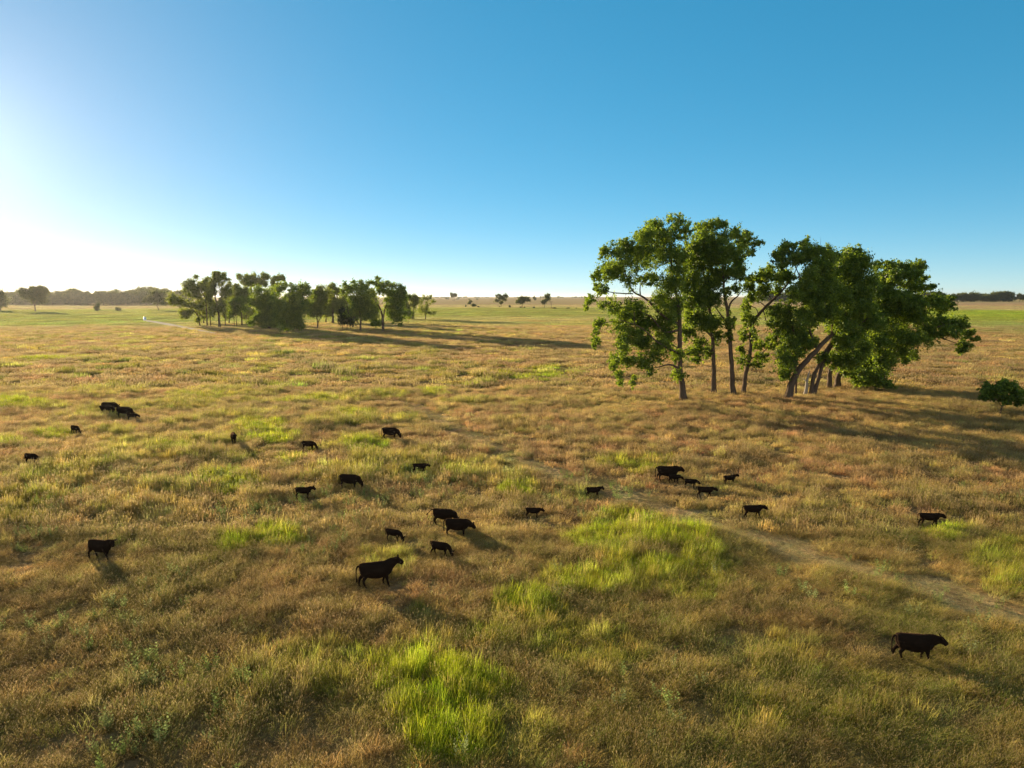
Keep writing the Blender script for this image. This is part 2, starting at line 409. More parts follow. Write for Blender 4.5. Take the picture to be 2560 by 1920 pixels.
def build_grass():
    near = tuft_collection('fine_grass',
        [lambda: tuft(85, .40, .62, .009, .55, .35, .75, .016) for _ in range(6)] +
        [lambda: tuft(95, .40, .66, .014, .34, .05, .5, .016) for _ in range(4)] + [lambda: tuft(70, .42, .42, .012, .5, 0, .3, .016, .2, True) for _ in range(2)])
    spread('meadow_grass', 'fine dry meadow grass with seed heads in the foreground', 17.5, 44, 13, 11, near, 6, 4, margin=8)
    mid = tuft_collection('bunch_grass',
        [lambda: tuft(120, .62, .62, .017, .36, .45, .45, .026) for _ in range(5)] +
        [lambda: tuft(130, .62, .68, .024, .28, .05, .4, .026) for _ in range(4)] + [lambda: tuft(110, .8, .42, .022, .5, 0, .3, .016, .2, True) for _ in range(2)])
    spread('pasture_grass', 'golden pasture grass with green mounds around the herd and the trees', 43, 115, 3.6, 12, mid, 5, 4)
    farc = tuft_collection('coarse_grass',
        [lambda: tuft(220, 2.0, .55, .06, .4, .2, .5, .08) for _ in range(5)] +
        [lambda: tuft(240, 1.9, .68, .07, .25, .05, .4, .06) for _ in range(4)] + [lambda: tuft(160, 2.0, .42, .06, .5, 0, .3, .016, .2, True) for _ in range(2)])
    spread('prairie_grass', 'streaky prairie grass of the middle distance', 113, 360, .22, 13, farc, 5, 4)
    vf = tuft_collection('distant_grass',
        [lambda: tuft(420, 8, .5, .25, .4, 0, .5, .3, .1) for _ in range(4)] + [lambda: tuft(420, 8, .55, .25, .3, 0, .4, .3, .1) for _ in range(4)])
    spread('range_grass', 'pale range grass of the far plain', 355, 1300, .008, 14, vf, 4, 2, margin=20, jit=.12)
    # grey-green forbs scattered through the foreground
    fb = tuft_collection('forb', [lambda: plant_forb(5, .55, .12) for _ in range(4)])
    x, y, r = fan(18, 60, 1.1, 15)
    px, py, zc = project(x, y, 0 * x)
    p = sstep(.5, .62, fbm(x / 6, y / 6, 301, 3)) * (.25 + .75 * sstep(1500, 500, px / D2S))
    k = r.random(len(x)) < p * .8; x, y = x[k], y[k]; n = len(x)
    s = .7 + .7 * r.random(n)
    col = lerp(np.array([.29, .31, .13]), np.array([.25, .33, .08]), r.random(n)) * np.exp(r.normal(0, .2, n))[:, None]
    scatter('meadow_forbs', 'grey-green leafy forbs standing up through the foreground grass', x, y, r.random(n) * 6, np.c_[s, s, s], r.integers(0, 4, n), col, fb)

def dirt_track():
    pts = [(362, 802), (390, 806), (420, 811.5), (468, 821), (505, 829), (540, 836)]
    W = [ground(*p) for p in pts]; w_ = [2.5, 4, 4.5, 4, 3, 1.2]
    V, F = [], []
    C = [np.array([p[0], p[1]]) for p in W]
    for i, c_ in enumerate(C):
        d = C[min(i + 1, len(C) - 1)] - C[max(i - 1, 0)]; d /= np.linalg.norm(d); nn = np.array([-d[1], d[0]]) * w_[i] * .5
        for s_ in (-1, -.4, .4, 1): V.append([c_[0] + nn[0] * s_, c_[1] + nn[1] * s_, float(gz(*c_)) + (.55 if abs(s_) < .9 else -.2)])
        if i:
            for k in range(3): a = (i - 1) * 4 + k; F.append((a, a + 1, a + 5, a + 4))
    m, t, out = mat_new('pale_dirt'); tc = N(t, 'ShaderNodeTexCoord'); nz = N(t, 'ShaderNodeTexNoise'); nz.inputs['Scale'].default_value = .3; nz.inputs['Detail'].default_value = 6
    t.links.new(tc.outputs['Object'], nz.inputs['Vector'])
    df = N(t, 'ShaderNodeBsdfDiffuse'); t.links.new(mixcol(t, nz.outputs['Fac'], (.42, .36, .28), (.62, .55, .45)), df.inputs[0]); t.links.new(df.outputs[0], out.inputs[0])
    tag(link('dirt_track', make_mesh('dirt_track', V, F, m)), kind='structure')
    # shiny stock tank at its far end
    mb = MB(); g = ground(362, 801); g[2] = float(gz(g[0], g[1]))
    o = link('stock_tank', None, loc=g); tag(o, 'small shiny metal stock tank at the far end of the pale dirt track', 'stock tank')
    mt, t, out = mat_new('galvanised_steel'); b = N(t, 'ShaderNodeBsdfPrincipled'); b.inputs['Metallic'].default_value = 1; b.inputs['Roughness'].default_value = .3
    b.inputs['Base Color'].default_value = (.85, .86, .88, 1); t.links.new(b.outputs[0], out.inputs[0])
    mb.add(*tube([(0, 0, -.2), (0, 0, .3), (0, 0, 1.6)], [.8, .8, .8], 20)); link('tank_wall', mb.build('tank_wall', mt), o)
    mb = MB(); mb.add(*tube([(0, 0, 1.6), (0, 0, 2.0), (0, 0, 2.3)], [.85, .6, .08], 20)); link('lid', mb.build('lid', mt), o)
# ------------------------------------------------------------------ trees
def leaf_mat(name, dark, light, trans=.45):
    m, t, out = mat_new(name)
    rn = N(t, 'ShaderNodeAttribute', attribute_name='rnd')
    c = mixcol(t, rn.outputs['Fac'], dark, light)
    df = N(t, 'ShaderNodeBsdfDiffuse'); tr = N(t, 'ShaderNodeBsdfTranslucent'); gl = N(t, 'ShaderNodeBsdfGlossy')
    gl.inputs['Roughness'].default_value = .5
    tc = mixcol(t, 1.0, c, (1.5, 1.35, .45), 'MULTIPLY')
    t.links.new(c, df.inputs[0]); t.links.new(tc, tr.inputs[0])
    mx = N(t, 'ShaderNodeMixShader'); mx.inputs[0].default_value = trans
    t.links.new(df.outputs[0], mx.inputs[1]); t.links.new(tr.outputs[0], mx.inputs[2])
    m2 = N(t, 'ShaderNodeMixShader'); m2.inputs[0].default_value = .03
    t.links.new(mx.outputs[0], m2.inputs[1]); t.links.new(gl.outputs[0], m2.inputs[2])
    t.links.new(m2.outputs[0], out.inputs[0])
    return m
def bark_mat(name, a, b, scale=3.0):
    m, t, out = mat_new(name)
    tc = N(t, 'ShaderNodeTexCoord'); mp = N(t, 'ShaderNodeMapping'); mp.inputs['Scale'].default_value = (scale, scale, scale * .18)
    nz = N(t, 'ShaderNodeTexNoise'); nz.inputs['Scale'].default_value = 2; nz.inputs['Detail'].default_value = 6
    t.links.new(tc.outputs['Object'], mp.inputs[0]); t.links.new(mp.outputs[0], nz.inputs['Vector'])
    c = mixcol(t, nz.outputs['Fac'], a, b)
    bp = N(t, 'ShaderNodeBump'); bp.inputs['Strength'].default_value = .8; bp.inputs['Distance'].default_value = .12
    t.links.new(nz.outputs['Fac'], bp.inputs['Height'])
    df = N(t, 'ShaderNodeBsdfDiffuse'); t.links.new(c, df.inputs[0]); t.links.new(bp.outputs[0], df.inputs['Normal'])
    t.links.new(df.outputs[0], out.inputs[0])
    return m
LEAF = leaf_mat('cottonwood_leaf', (.06, .12, .018), (.24, .33, .045), .55)
LEAF_OLD = leaf_mat('olive_leaf', (.08, .12, .028), (.25, .30, .065), .55)
LEAF_FAR = leaf_mat('hazy_leaf', (.06, .085, .03), (.13, .15, .05))
CEDAR = leaf_mat('cedar_leaf', (.02, .035, .015), (.045, .065, .025), .15)
BARK = bark_mat('furrowed_bark', (.06, .043, .03), (.19, .14, .10))
DEAD = bark_mat('bleached_wood', (.30, .25, .19), (.58, .52, .44))
POLEM = bark_mat('weathered_pole', (.07, .055, .045), (.15, .12, .10))

def tube(pts, rad, ns=7):
    pts = np.asarray(pts, float); n = len(pts)
    T = np.gradient(pts, axis=0); T /= np.linalg.norm(T, axis=1)[:, None] + 1e-9
    V, F = [], []
    u = np.cross(T[0], [0.31, .17, .9]);
    if np.linalg.norm(u) < .1: u = np.cross(T[0], [1, 0, 0])
    for i in range(n):
        u = u - T[i] * (u @ T[i]); u /= np.linalg.norm(u); v = np.cross(T[i], u)
        for k in range(ns):
            a = 6.28318 * k / ns
            V.append(pts[i] + (u * math.cos(a) + v * math.sin(a)) * rad[i])
    for i in range(n - 1):
        for k in range(ns):
            k2 = (k + 1) % ns
            F.append((i * ns + k, i * ns + k2, (i + 1) * ns + k2, (i + 1) * ns + k))
    for o in (0, (n - 1) * ns):
        c = len(V); V.append(pts[0] if o == 0 else pts[-1])
        for k in range(ns):
            k2 = (k + 1) % ns
            F.append((o + k2, o + k, c, c) if o == 0 else (o + k, o + k2, c, c))
    return V, F
class MB:
    def __init__(s): s.V, s.F = [], []
    def add(s, V, F):
        o = len(s.V); s.V += list(V); s.F += [tuple(i + o for i in f) for f in F]
    def build(s, name, mat, smooth=True):
        me = bpy.data.meshes.new(name)
        fs = [tuple(dict.fromkeys(f)) for f in s.F]
        me.from_pydata([tuple(v) for v in s.V], [], fs); me.update()
        if smooth: me.polygons.foreach_set('use_smooth', np.ones(len(me.polygons), bool))
        me.materials.append(mat)
        return me
def smooth_path(P, Rr, n):
    P = np.asarray(P, float); Rr = np.asarray(Rr, float)
    if len(P) < 3:
        t = np.linspace(0, 1, n); return P[0] + (P[-1] - P[0]) * t[:, None], Rr[0] + (Rr[-1] - Rr[0]) * t
    d = np.r_[0, np.cumsum(np.linalg.norm(np.diff(P, axis=0), axis=1))]; d /= d[-1]
    Q = np.vstack([2 * P[0] - P[1], P, 2 * P[-1] - P[-2]])
    out, ro = [], []
    for t in np.linspace(0, 1, n):
        i = min(np.searchsorted(d, t, 'right') - 1, len(P) - 2); f = (t - d[i]) / (d[i + 1] - d[i])
        a, b, c, e = Q[i], Q[i + 1], Q[i + 2], Q[i + 3]
        out.append(.5 * (2 * b + (c - a) * f + (2 * a - 5 * b + 4 * c - e) * f * f + (3 * b - a - 3 * c + e) * f ** 3))
        ro.append(Rr[i] + (Rr[i + 1] - Rr[i]) * f)
    return np.array(out), np.array(ro)

def leaves(centres, radii, n_per_m2, size, r, flat=1.0, clump=.42, per=26):
    """leaf clusters spread through ellipsoids; returns verts, faces, rnd"""
    P, S, K = [], [], []
    for c, rad in zip(centres, radii):
        area = 4 * math.pi * ((rad[0] * rad[1]) ** 1.6 / 3 + (rad[0] * rad[2]) ** 1.6 / 3 + (rad[1] * rad[2]) ** 1.6 / 3) ** (1 / 1.6)
        n = max(12, int(area * n_per_m2))
        ng = max(2, n // per)
        g = r.normal(size=(ng, 3)); g /= np.linalg.norm(g, axis=1)[:, None]
        g *= (r.random(ng) ** .4 * r.uniform(.62, 1.28, ng))[:, None] * rad
        tone = r.normal(0, .26, ng)
        gi = r.integers(0, ng, n)
        sg = clump * (.55 + .7 * r.random(ng)) * min(1.0, rad.min() * .9)
        ax = g / (np.linalg.norm(g / rad, axis=1)[:, None] + .2) / rad + r.normal(0, .7, (ng, 3)) + np.array([0, 0, -.25])
        ax /= np.linalg.norm(ax, axis=1)[:, None]
        q = r.normal(size=(n, 3)) * sg[gi][:, None] * .62 + ax[gi] * (r.normal(size=n) * sg[gi] * 1.35)[:, None]
        P.append(c + g[gi] + q)
        K.append(np.clip(.45 + tone[gi] + r.normal(0, .2, n), 0, 1))
    P = np.vstack(P); K = np.concatenate(K); n = len(P)
    a = r.normal(size=(n, 3)); a[:, 2] -= .5; a /= np.linalg.norm(a, axis=1)[:, None]
    b = np.cross(a, r.normal(size=(n, 3))); b /= np.linalg.norm(b, axis=1)[:, None] + 1e-9
    s = size * (.6 + .8 * r.random(n))[:, None]
    V = np.stack([P - a * s * .5, P - b * s * .36 + a * s * .08, P + a * s * .5, P + b * s * .36 + a * s * .08], 1).reshape(-1, 3)
    F = np.arange(4 * n).reshape(-1, 4)
    return V, F, np.repeat(K, 4)

def px_tree(name, label, cat, base, limbs, clumps, seed, conv=lambda x, y: (x, y), scale=1.0, group=None, leafm=None, barkm=None,
            n=22, size=.28, depth=.55, fill=1.35, dens=.95, swell=1.4, split=9, branch=True, twigs=0, rbase=None, clump=.42, dY=0.0):
    """a tree standing where the ray through `base` meets the ground. limbs: lists of (x, y, r in metres[, depth offset]);
    clumps: (x, y, rx, ry[, depth offset]) in the same drawing units."""
    r = np.random.default_rng(seed)
    g = ground(*conv(*base)); Y0 = g[1] + dY
    if dY: g = np.array([at_depth(*conv(*base), Y0)[0], Y0, 0]); g[2] = gz(g[0], g[1])
    k = Y0 / FPX / CP * scale
    o = link(name, None, loc=g); tag(o, label, cat, group)
    MBt = MB(); sk = []
    for L in limbs:
        pts = [at_depth(*conv(p[0], p[1]), Y0 + (p[3] if len(p) > 3 else 0)) - g for p in L]
        if L is limbs[0]: pts[0] = np.array([0, 0, -.25])
        rad = [p[2] * .68 for p in L]
        n_ = max(6, 4 * len(L)); p_, r_ = smooth_path(pts, rad, n_)
        if L is limbs[0]:
            r_ = r_ * (1 + .45 * np.exp(-np.arange(n_) / .8))
        p_[1:-1] += r.normal(0, 1, (n_ - 2, 3)) * r_[1:-1, None] * .10
        MBt.add(*tube(p_, r_, 9)); sk += [(p_[i], r_[i]) for i in range(n_ // 4, n_)]
    cs, rs = [], []
    xs = [c[0] for c in clumps]; W = (max(xs) - min(xs)) / 2 * k; xm = (max(xs) + min(xs)) / 2
    for c in clumps:
        ex = (c[0] - xm) * k
        wd = depth * W * math.sqrt(max(.05, 1 - min(1, (ex / (W * 1.1 + .01)) ** 2)))
        dy = c[4] if len(c) > 4 else r.uniform(-1, 1) * wd
        p = at_depth(*conv(c[0], c[1]), Y0 + dy) - g
        rx, ry = c[2] * k * swell, c[3] * k * swell
        cs.append(p); rs.append(np.array([rx, (rx + ry) * .5, ry]))
        for _ in range(int(fill + r.random())):
            dy2 = r.uniform(-1, 1) * wd
            cs.append(at_depth(*conv(c[0] + r.uniform(-.3, .3) * c[2], c[1] + r.uniform(-.3, .3) * c[3]), Y0 + dy2) - g)
            rs.append(np.array([rx, (rx + ry) * .5, ry]) * .75)
    cl_, rl_ = cs, rs
    if split > 1:                                                  # ragged sub-crowns inside every bough
        cl_, rl_ = [], []
        for c_, q_ in zip(cs, rs):
            for _ in range(split):
                v_ = r.normal(size=3); v_ *= r.random() ** .4 * .8 / np.linalg.norm(v_); f_ = r.uniform(.24, .52)
                cl_.append(c_ + v_ * q_); rl_.append(np.maximum(q_ * f_ * r.uniform(.8, 1.25, 3), .25))
    if branch:
        root = sk[len(sk) // 3][0] if sk else np.zeros(3)
        for i in sorted(range(len(cs)), key=lambda i: np.linalg.norm(cs[i] - root)):
            c = cs[i]
            best = min(sk, key=lambda q: np.linalg.norm(q[0] - c) + max(0, q[0][2] - c[2]) * .8 + (0 if q[1] > .05 else .4))
            p0 = best[0]; D = np.linalg.norm(c - p0)
            if D < .3: continue
            r0 = min(best[1] * .75, .035 + .022 * D); midp = (p0 + c) / 2 + np.array([0, 0, .12 * D]) + r.normal(0, .08, 3) * D
            p_, r_ = smooth_path([p0, midp, c + (c - midp) * .25], [r0, r0 * .7, .018], 6)
            MBt.add(*tube(p_, r_, 5)); sk += [(p_[j], r_[j]) for j in range(2, 6)]
            for _ in range(twigs):
                e = c + r.normal(size=3) * rs[i] * .8
                MBt.add(*tube([c, (c + e) / 2 + r.normal(0, .1, 3), e], [.03, .02, .008], 4))
    link('trunk', MBt.build('trunk', barkm or BARK), o)
    V, F, K = leaves(cl_, rl_, n * dens, size, r, clump=clump)
    link('crown', make_mesh('crown', V, F, leafm or LEAF, {'rnd': K}), o)
    return o

c4 = lambda x, y: (1420 + x / 3.0714, 500 + y / 3.0714); s4 = 1 / 3.0714
c5 = lambda x, y: (1880 + x / 3.19, 560 + y / 3.19); s5 = 1 / 3.19
GROVE = 'cottonwoods of the near grove'
# broad tree with drooping boughs, left edge of the near grove
px_tree('cottonwood_tree', 'broad cottonwood with long drooping leafy boughs, leftmost of the near grove', 'tree', (889, 1536),
    [[(889, 1536, .75), (870, 1380, .58), (858, 1200, .52), (858, 1000, .46), (845, 800, .36), (800, 560, .24), (790, 330, .10)],
     [(850, 960, .34), (720, 880, .28), (600, 760, .22), (500, 700, .17), (440, 560, .12), (400, 440, .06)],
     [(500, 720, .14), (380, 715, .11), (290, 705, .07), (200, 740, .04)], [(858, 1000, .26), (740, 1010, .2), (640, 900, .16), (560, 860, .1)],
     [(850, 1290, .26, -1), (780, 1265, .18, -2), (680, 1285, .10, -3)], [(860, 1180, .22, -1), (700, 1100, .15, -3), (560, 980, .12, -4), (400, 920, .07, -5)],
     [(350, 930, .08, -5), (270, 950, .06, -5), (225, 1030, .04, -5)]],
    [(680, 205, 90, 60), (830, 160, 62, 48), (760, 280, 110, 75), (610, 300, 80, 80), (880, 240, 55, 60), (530, 350, 60, 70),
     (385, 390, 105, 75), (290, 395, 50, 45), (460, 340, 40, 55), (300, 540, 90, 75), (440, 560, 85, 90), (600, 450, 100, 80), (740, 430, 105, 85),
     (245, 680, 80, 45), (165, 770, 40, 34), (140, 825, 18, 25), (620, 620, 90, 55), (780, 640, 100, 95), (840, 530, 80, 80), (210, 600, 40, 40),
     (330, 810, 65, 55), (420, 900, 90, 85), (250, 950, 55, 45), (210, 1030, 30, 65), (197, 1110, 14, 32), (520, 830, 90, 75), (480, 1020, 85, 80),
     (600, 950, 90, 80), (425, 1120, 55, 75), (560, 1100, 80, 70), (385, 1230, 62, 48), (400, 1340, 36, 50), (340, 1285, 42, 22), (405, 1400, 20, 30),
     (500, 1390, 15, 55), (480, 1250, 55, 55), (600, 1240, 55, 65), (700, 1150, 70, 70), (630, 1320, 36, 26), (760, 1040, 80, 65), (800, 890, 95, 80),
     (760, 770, 100, 75), (830, 1190, 55, 55), (850, 1365, 50, 50, -1.5), (720, 930, 70, 60), (860, 420, 60, 60)],
    101, c4, s4, GROVE, n=25, size=.235)
px_tree('cottonwood_tree', 'straight trunked cottonwood between the drooping leftmost tree and the tallest forked one', 'tree', (1120, 1488),
    [[(1120, 1488, .58), (1118, 1300, .48), (1110, 1100, .42), (1090, 850, .34), (1050, 600, .22), (1010, 400, .1)],
     [(1105, 1050, .25), (1020, 960, .18), (960, 860, .1)]],
    [(980, 900, 90, 65), (1060, 960, 95, 70), (1130, 930, 55, 55), (1000, 1110, 75, 50), (1080, 1170, 50, 55), (960, 1170, 50, 42), (940, 780, 80, 75),
     (1060, 780, 100, 85), (1010, 620, 105, 90), (900, 640, 65, 65), (1100, 620, 70, 80), (960, 480, 80, 70), (1060, 460, 90, 75), (1140, 1050, 40, 45), (990, 1240, 40, 30), (920, 1010, 50, 45)],
    102, c4, s4, GROVE, n=26, size=.235)
px_tree('cottonwood_tree', 'tallest forked cottonwood with a slim bare lower trunk and crown swept to the right', 'tree', (1270, 1498),
    [[(1270, 1498, .62), (1255, 1250, .48), (1240, 1020, .42), (1225, 860, .36), (1200, 700, .28), (1190, 560, .2), (1170, 380, .1)],
     [(1225, 880, .26), (1250, 790, .2), (1300, 740, .14), (1340, 690, .06)], [(1235, 960, .22), (1180, 890, .16), (1130, 820, .1)], [(1195, 640, .2), (1250, 560, .14), (1320, 440, .07)]],
    [(1110, 180, 70, 46), (1030, 220, 55, 50), (1180, 190, 45, 42), (1060, 320, 100, 80), (1165, 300, 80, 70), (1275, 268, 52, 48), (1380, 272, 45, 34),
     (1345, 330, 80, 48), (1460, 330, 36, 18), (1400, 400, 30, 34), (1285, 400, 85, 65), (1170, 440, 100, 75), (1300, 490, 60, 60), (1050, 440, 90, 75),
     (960, 410, 70, 65), (910, 370, 45, 48), (1250, 560, 95, 48), (1330, 565, 34, 45), (1150, 580, 75, 55), (1290, 680, 45, 35), (1225, 700, 35, 28),
     (1240, 930, 40, 55, -.6), (1235, 1050, 34, 45, -.5), (1120, 740, 50, 40)],
    103, c4, s4, GROVE, n=25, size=.235, depth=.5)
px_tree('cottonwood_tree', 'crooked cottonwood leaning right with leafy sprouts up its dark trunk', 'tree', (1345, 1490),
    [[(1345, 1490, .55), (1360, 1370, .46), (1375, 1290, .44), (1400, 1160, .4), (1415, 960, .38), (1480, 860, .34), (1570, 770, .3), (1650, 690, .22), (1720, 600, .12)],
     [(1400, 1220, .16), (1480, 1180, .1), (1560, 1110, .06)], [(1410, 1325, .04, -1), (1450, 1308, .035, -1), (1505, 1302, .015, -1.4)], [(1500, 850, .14), (1540, 970, .1), (1615, 960, .05)]],
    [(1450, 600, 65, 42), (1560, 575, 90, 58), (1655, 620, 65, 65), (1540, 525, 15, 22), (1380, 660, 48, 48), (1420, 740, 65, 48), (1500, 680, 75, 50),
     (1605, 700, 45, 35), (1368, 800, 40, 48), (1385, 910, 45, 65), (1350, 1030, 40, 48), (1430, 1030, 30, 50), (1330, 1150, 30, 40), (1340, 1245, 40, 48),
     (1470, 1130, 48, 42), (1550, 1090, 65, 48), (1500, 1200, 65, 42), (1430, 1260, 70, 22), (1605, 1045, 38, 32), (1700, 590, 40, 50)],
    104, c4, s4, GROVE, n=26, size=.235, depth=.5)
px_tree('cottonwood_tree', 'massive cottonwood leaning right from the front of the dark right hand cluster', 'tree', (290, 1395),
    [[(290, 1395, .85), (320, 1260, .7), (370, 1170, .62), (430, 1100, .55), (520, 1000, .5), (640, 880, .40, 1.5), (760, 800, .32, 4), (900, 760, .2, 5), (1050, 740, .1, 5)],
     [(350, 1200, .4), (340, 1050, .3), (340, 900, .24), (310, 760, .18), (280, 640, .1)], [(520, 1000, .3), (470, 880, .24), (440, 700, .18), (400, 480, .14), (330, 300, .08)],
     [(330, 430, .1), (360, 340, .08), (440, 220, .04)], [(640, 880, .3, 1.5), (640, 700, .22, 2), (600, 500, .14, 1), (580, 300, .07)],
     [(530, 260, .07), (522, 190, .035), (500, 125, .012)], [(535, 230, .06), (545, 170, .03), (548, 105, .012)], [(560, 240, .06), (600, 190, .03), (645, 160, .012)], [(520, 230, .05), (508, 180, .025), (488, 150, .012)]],
    [(225, 250, 45, 60), (300, 190, 60, 38), (235, 330, 45, 42), (422, 160, 36, 42), (350, 265, 65, 52), (450, 240, 65, 65), (555, 230, 70, 50), (620, 270, 55, 55),
     (180, 690, 55, 48), (260, 720, 75, 75), (215, 800, 60, 55), (330, 850, 80, 80), (300, 950, 75, 65), (250, 1050, 48, 58), (285, 1130, 58, 65), (262, 1215, 40, 42),
     (350, 1030, 55, 48), (430, 770, 90, 80), (470, 450, 95, 90), (600, 420, 105, 95), (500, 620, 100, 90), (600, 560, 120, 95), (150, 800, 30, 26),
     (330, 570, 60, 60), (520, 340, 80, 60), (590, 720, 90, 70), (460, 940, 70, 50)],
    105, c5, s5, GROVE, n=25, size=.235, depth=.55, swell=1.5, fill=1.7, dens=1.15)
px_tree('cottonwood_tree', 'twin stemmed dark cottonwood with a dense rounded crown in the right hand cluster', 'tree', (470, 1372),
    [[(455, 1372, .5), (490, 1220, .42), (530, 1130, .4), (570, 1040, .38), (640, 930, .32), (720, 780, .24), (780, 560, .12)],
     [(490, 1372, .5), (525, 1240, .42), (565, 1120, .38), (620, 1000, .3), (700, 900, .24), (860, 800, .16), (960, 720, .08)]],
    [(720, 380, 100, 95), (830, 330, 85, 90), (760, 240, 55, 48), (850, 250, 45, 48), (690, 290, 60, 60), (885, 300, 30, 40), (740, 560, 125, 105), (870, 480, 95, 95), (650, 720, 115, 85),
     (800, 680, 115, 90), (900, 620, 80, 80), (900, 820, 115, 90), (750, 940, 80, 75), (880, 980, 105, 80), (760, 1090, 80, 65), (640, 1080, 80, 48), (560, 1060, 46, 40), (700, 820, 90, 70), (820, 1060, 80, 60)],
    106, c5, s5, GROVE, n=25, size=.235, depth=.6, swell=1.5, fill=1.7, dens=1.15)
px_tree('cottonwood_tree', 'stout cottonwood at the rear of the right cluster with a bright yellow green top', 'tree', (612, 1312),
    [[(612, 1312, .6), (625, 1180, .5), (700, 980, .44), (850, 760, .36), (1000, 600, .26), (1150, 460, .14), (1260, 380, .06)],
     [(850, 760, .24), (1020, 700, .18), (1250, 640, .12), (1450, 610, .05)]],
    [(1000, 335, 38, 30), (1090, 330, 65, 38), (1140, 400, 85, 58), (1220, 350, 50, 38), (1300, 330, 58, 38), (1350, 330, 34, 28), (1270, 420, 85, 48), (1350, 450, 48, 40),
     (1240, 500, 95, 48), (1340, 510, 65, 30), (1430, 500, 48, 22), (1060, 480, 85, 75), (1080, 620, 110, 80), (1200, 620, 105, 65), (1330, 620, 90, 55), (1450, 600, 75, 40),
     (1540, 600, 55, 32), (1600, 655, 38, 28), (1480, 680, 85, 45), (980, 560, 80, 80)],
    107, c5, s5, GROVE, n=25, size=.235, depth=.5, swell=1.5, fill=1.7, dens=1.15)
px_tree('cottonwood_tree', 'wide spreading cottonwood whose low boughs reach far right and sweep the grass', 'tree', (672, 1308),
    [[(672, 1308, .75), (700, 1200, .6), (790, 1060, .5), (920, 950, .42), (1100, 880, .34), (1300, 880, .24), (1480, 900, .16), (1650, 960, .06)],
     [(1300, 880, .2), (1450, 830, .14), (1600, 800, .08), (1700, 880, .04)], [(900, 960, .3), (1000, 1060, .2), (1050, 1180, .14), (1060, 1270, .06)], [(1440, 900, .1), (1500, 960, .06), (1540, 1030, .02)]],
    [(1350, 740, 90, 65), (1200, 760, 110, 80), (1050, 780, 115, 90), (950, 740, 85, 75), (1490, 770, 55, 36), (1580, 790, 85, 38), (1680, 795, 48, 42), (1600, 860, 90, 48), (1720, 880, 55, 40),
     (1785, 912, 30, 20), (1680, 960, 48, 36), (1660, 1010, 30, 20), (1500, 860, 70, 32), (1400, 850, 75, 48), (1300, 900, 90, 65), (1180, 920, 100, 80), (1030, 960, 115, 90),
     (1270, 1035, 55, 45), (1160, 1040, 75, 60), (1232, 1085, 28, 25), (1040, 1110, 75, 65), (900, 1110, 90, 75), (980, 1230, 90, 58), (860, 1220, 58, 65), (1060, 1285, 72, 42),
     (900, 1310, 65, 40), (1000, 1335, 45, 22), (1108, 1300, 32, 32), (770, 1170, 55, 48), (960, 900, 80, 70)],
    108, c5, s5, GROVE, n=25, size=.235, depth=.5, swell=1.5, fill=1.7, dens=1.15)
px_tree('young_tree', 'short leaning young tree alone in the grass at the right edge of the field', 'tree', (1972, 1528),
    [[(1972, 1528, .16), (1990, 1470, .12), (2015, 1430, .1), (2030, 1370, .06), (2040, 1320, .03)], [(1995, 1465, .07), (1960, 1410, .05), (1900, 1360, .02)]],
    [(2000, 1270, 48, 40), (1920, 1300, 65, 38), (1865, 1330, 42, 28), (2060, 1310, 65, 45), (2100, 1360, 55, 42), (1950, 1365, 75, 36), (2130, 1415, 42, 38), (2060, 1410, 70, 36), (1860, 1378, 36, 20), (1985, 1330, 60, 40)],
    109, c5, s5, n=30, size=.2, depth=.7, fill=1.4, swell=1.3, dens=2.2)
px_tree('young_tree', 'thin young tree stem behind the massive leaning cottonwood', 'tree', (350, 1362),
    [[(350, 1362, .26), (352, 1260, .22), (356, 1120, .18), (380, 980, .1)]], [(380, 960, 60, 50), (400, 880, 70, 60), (360, 1040, 40, 40)], 110, c5, s5, GROVE, n=22, size=.28)

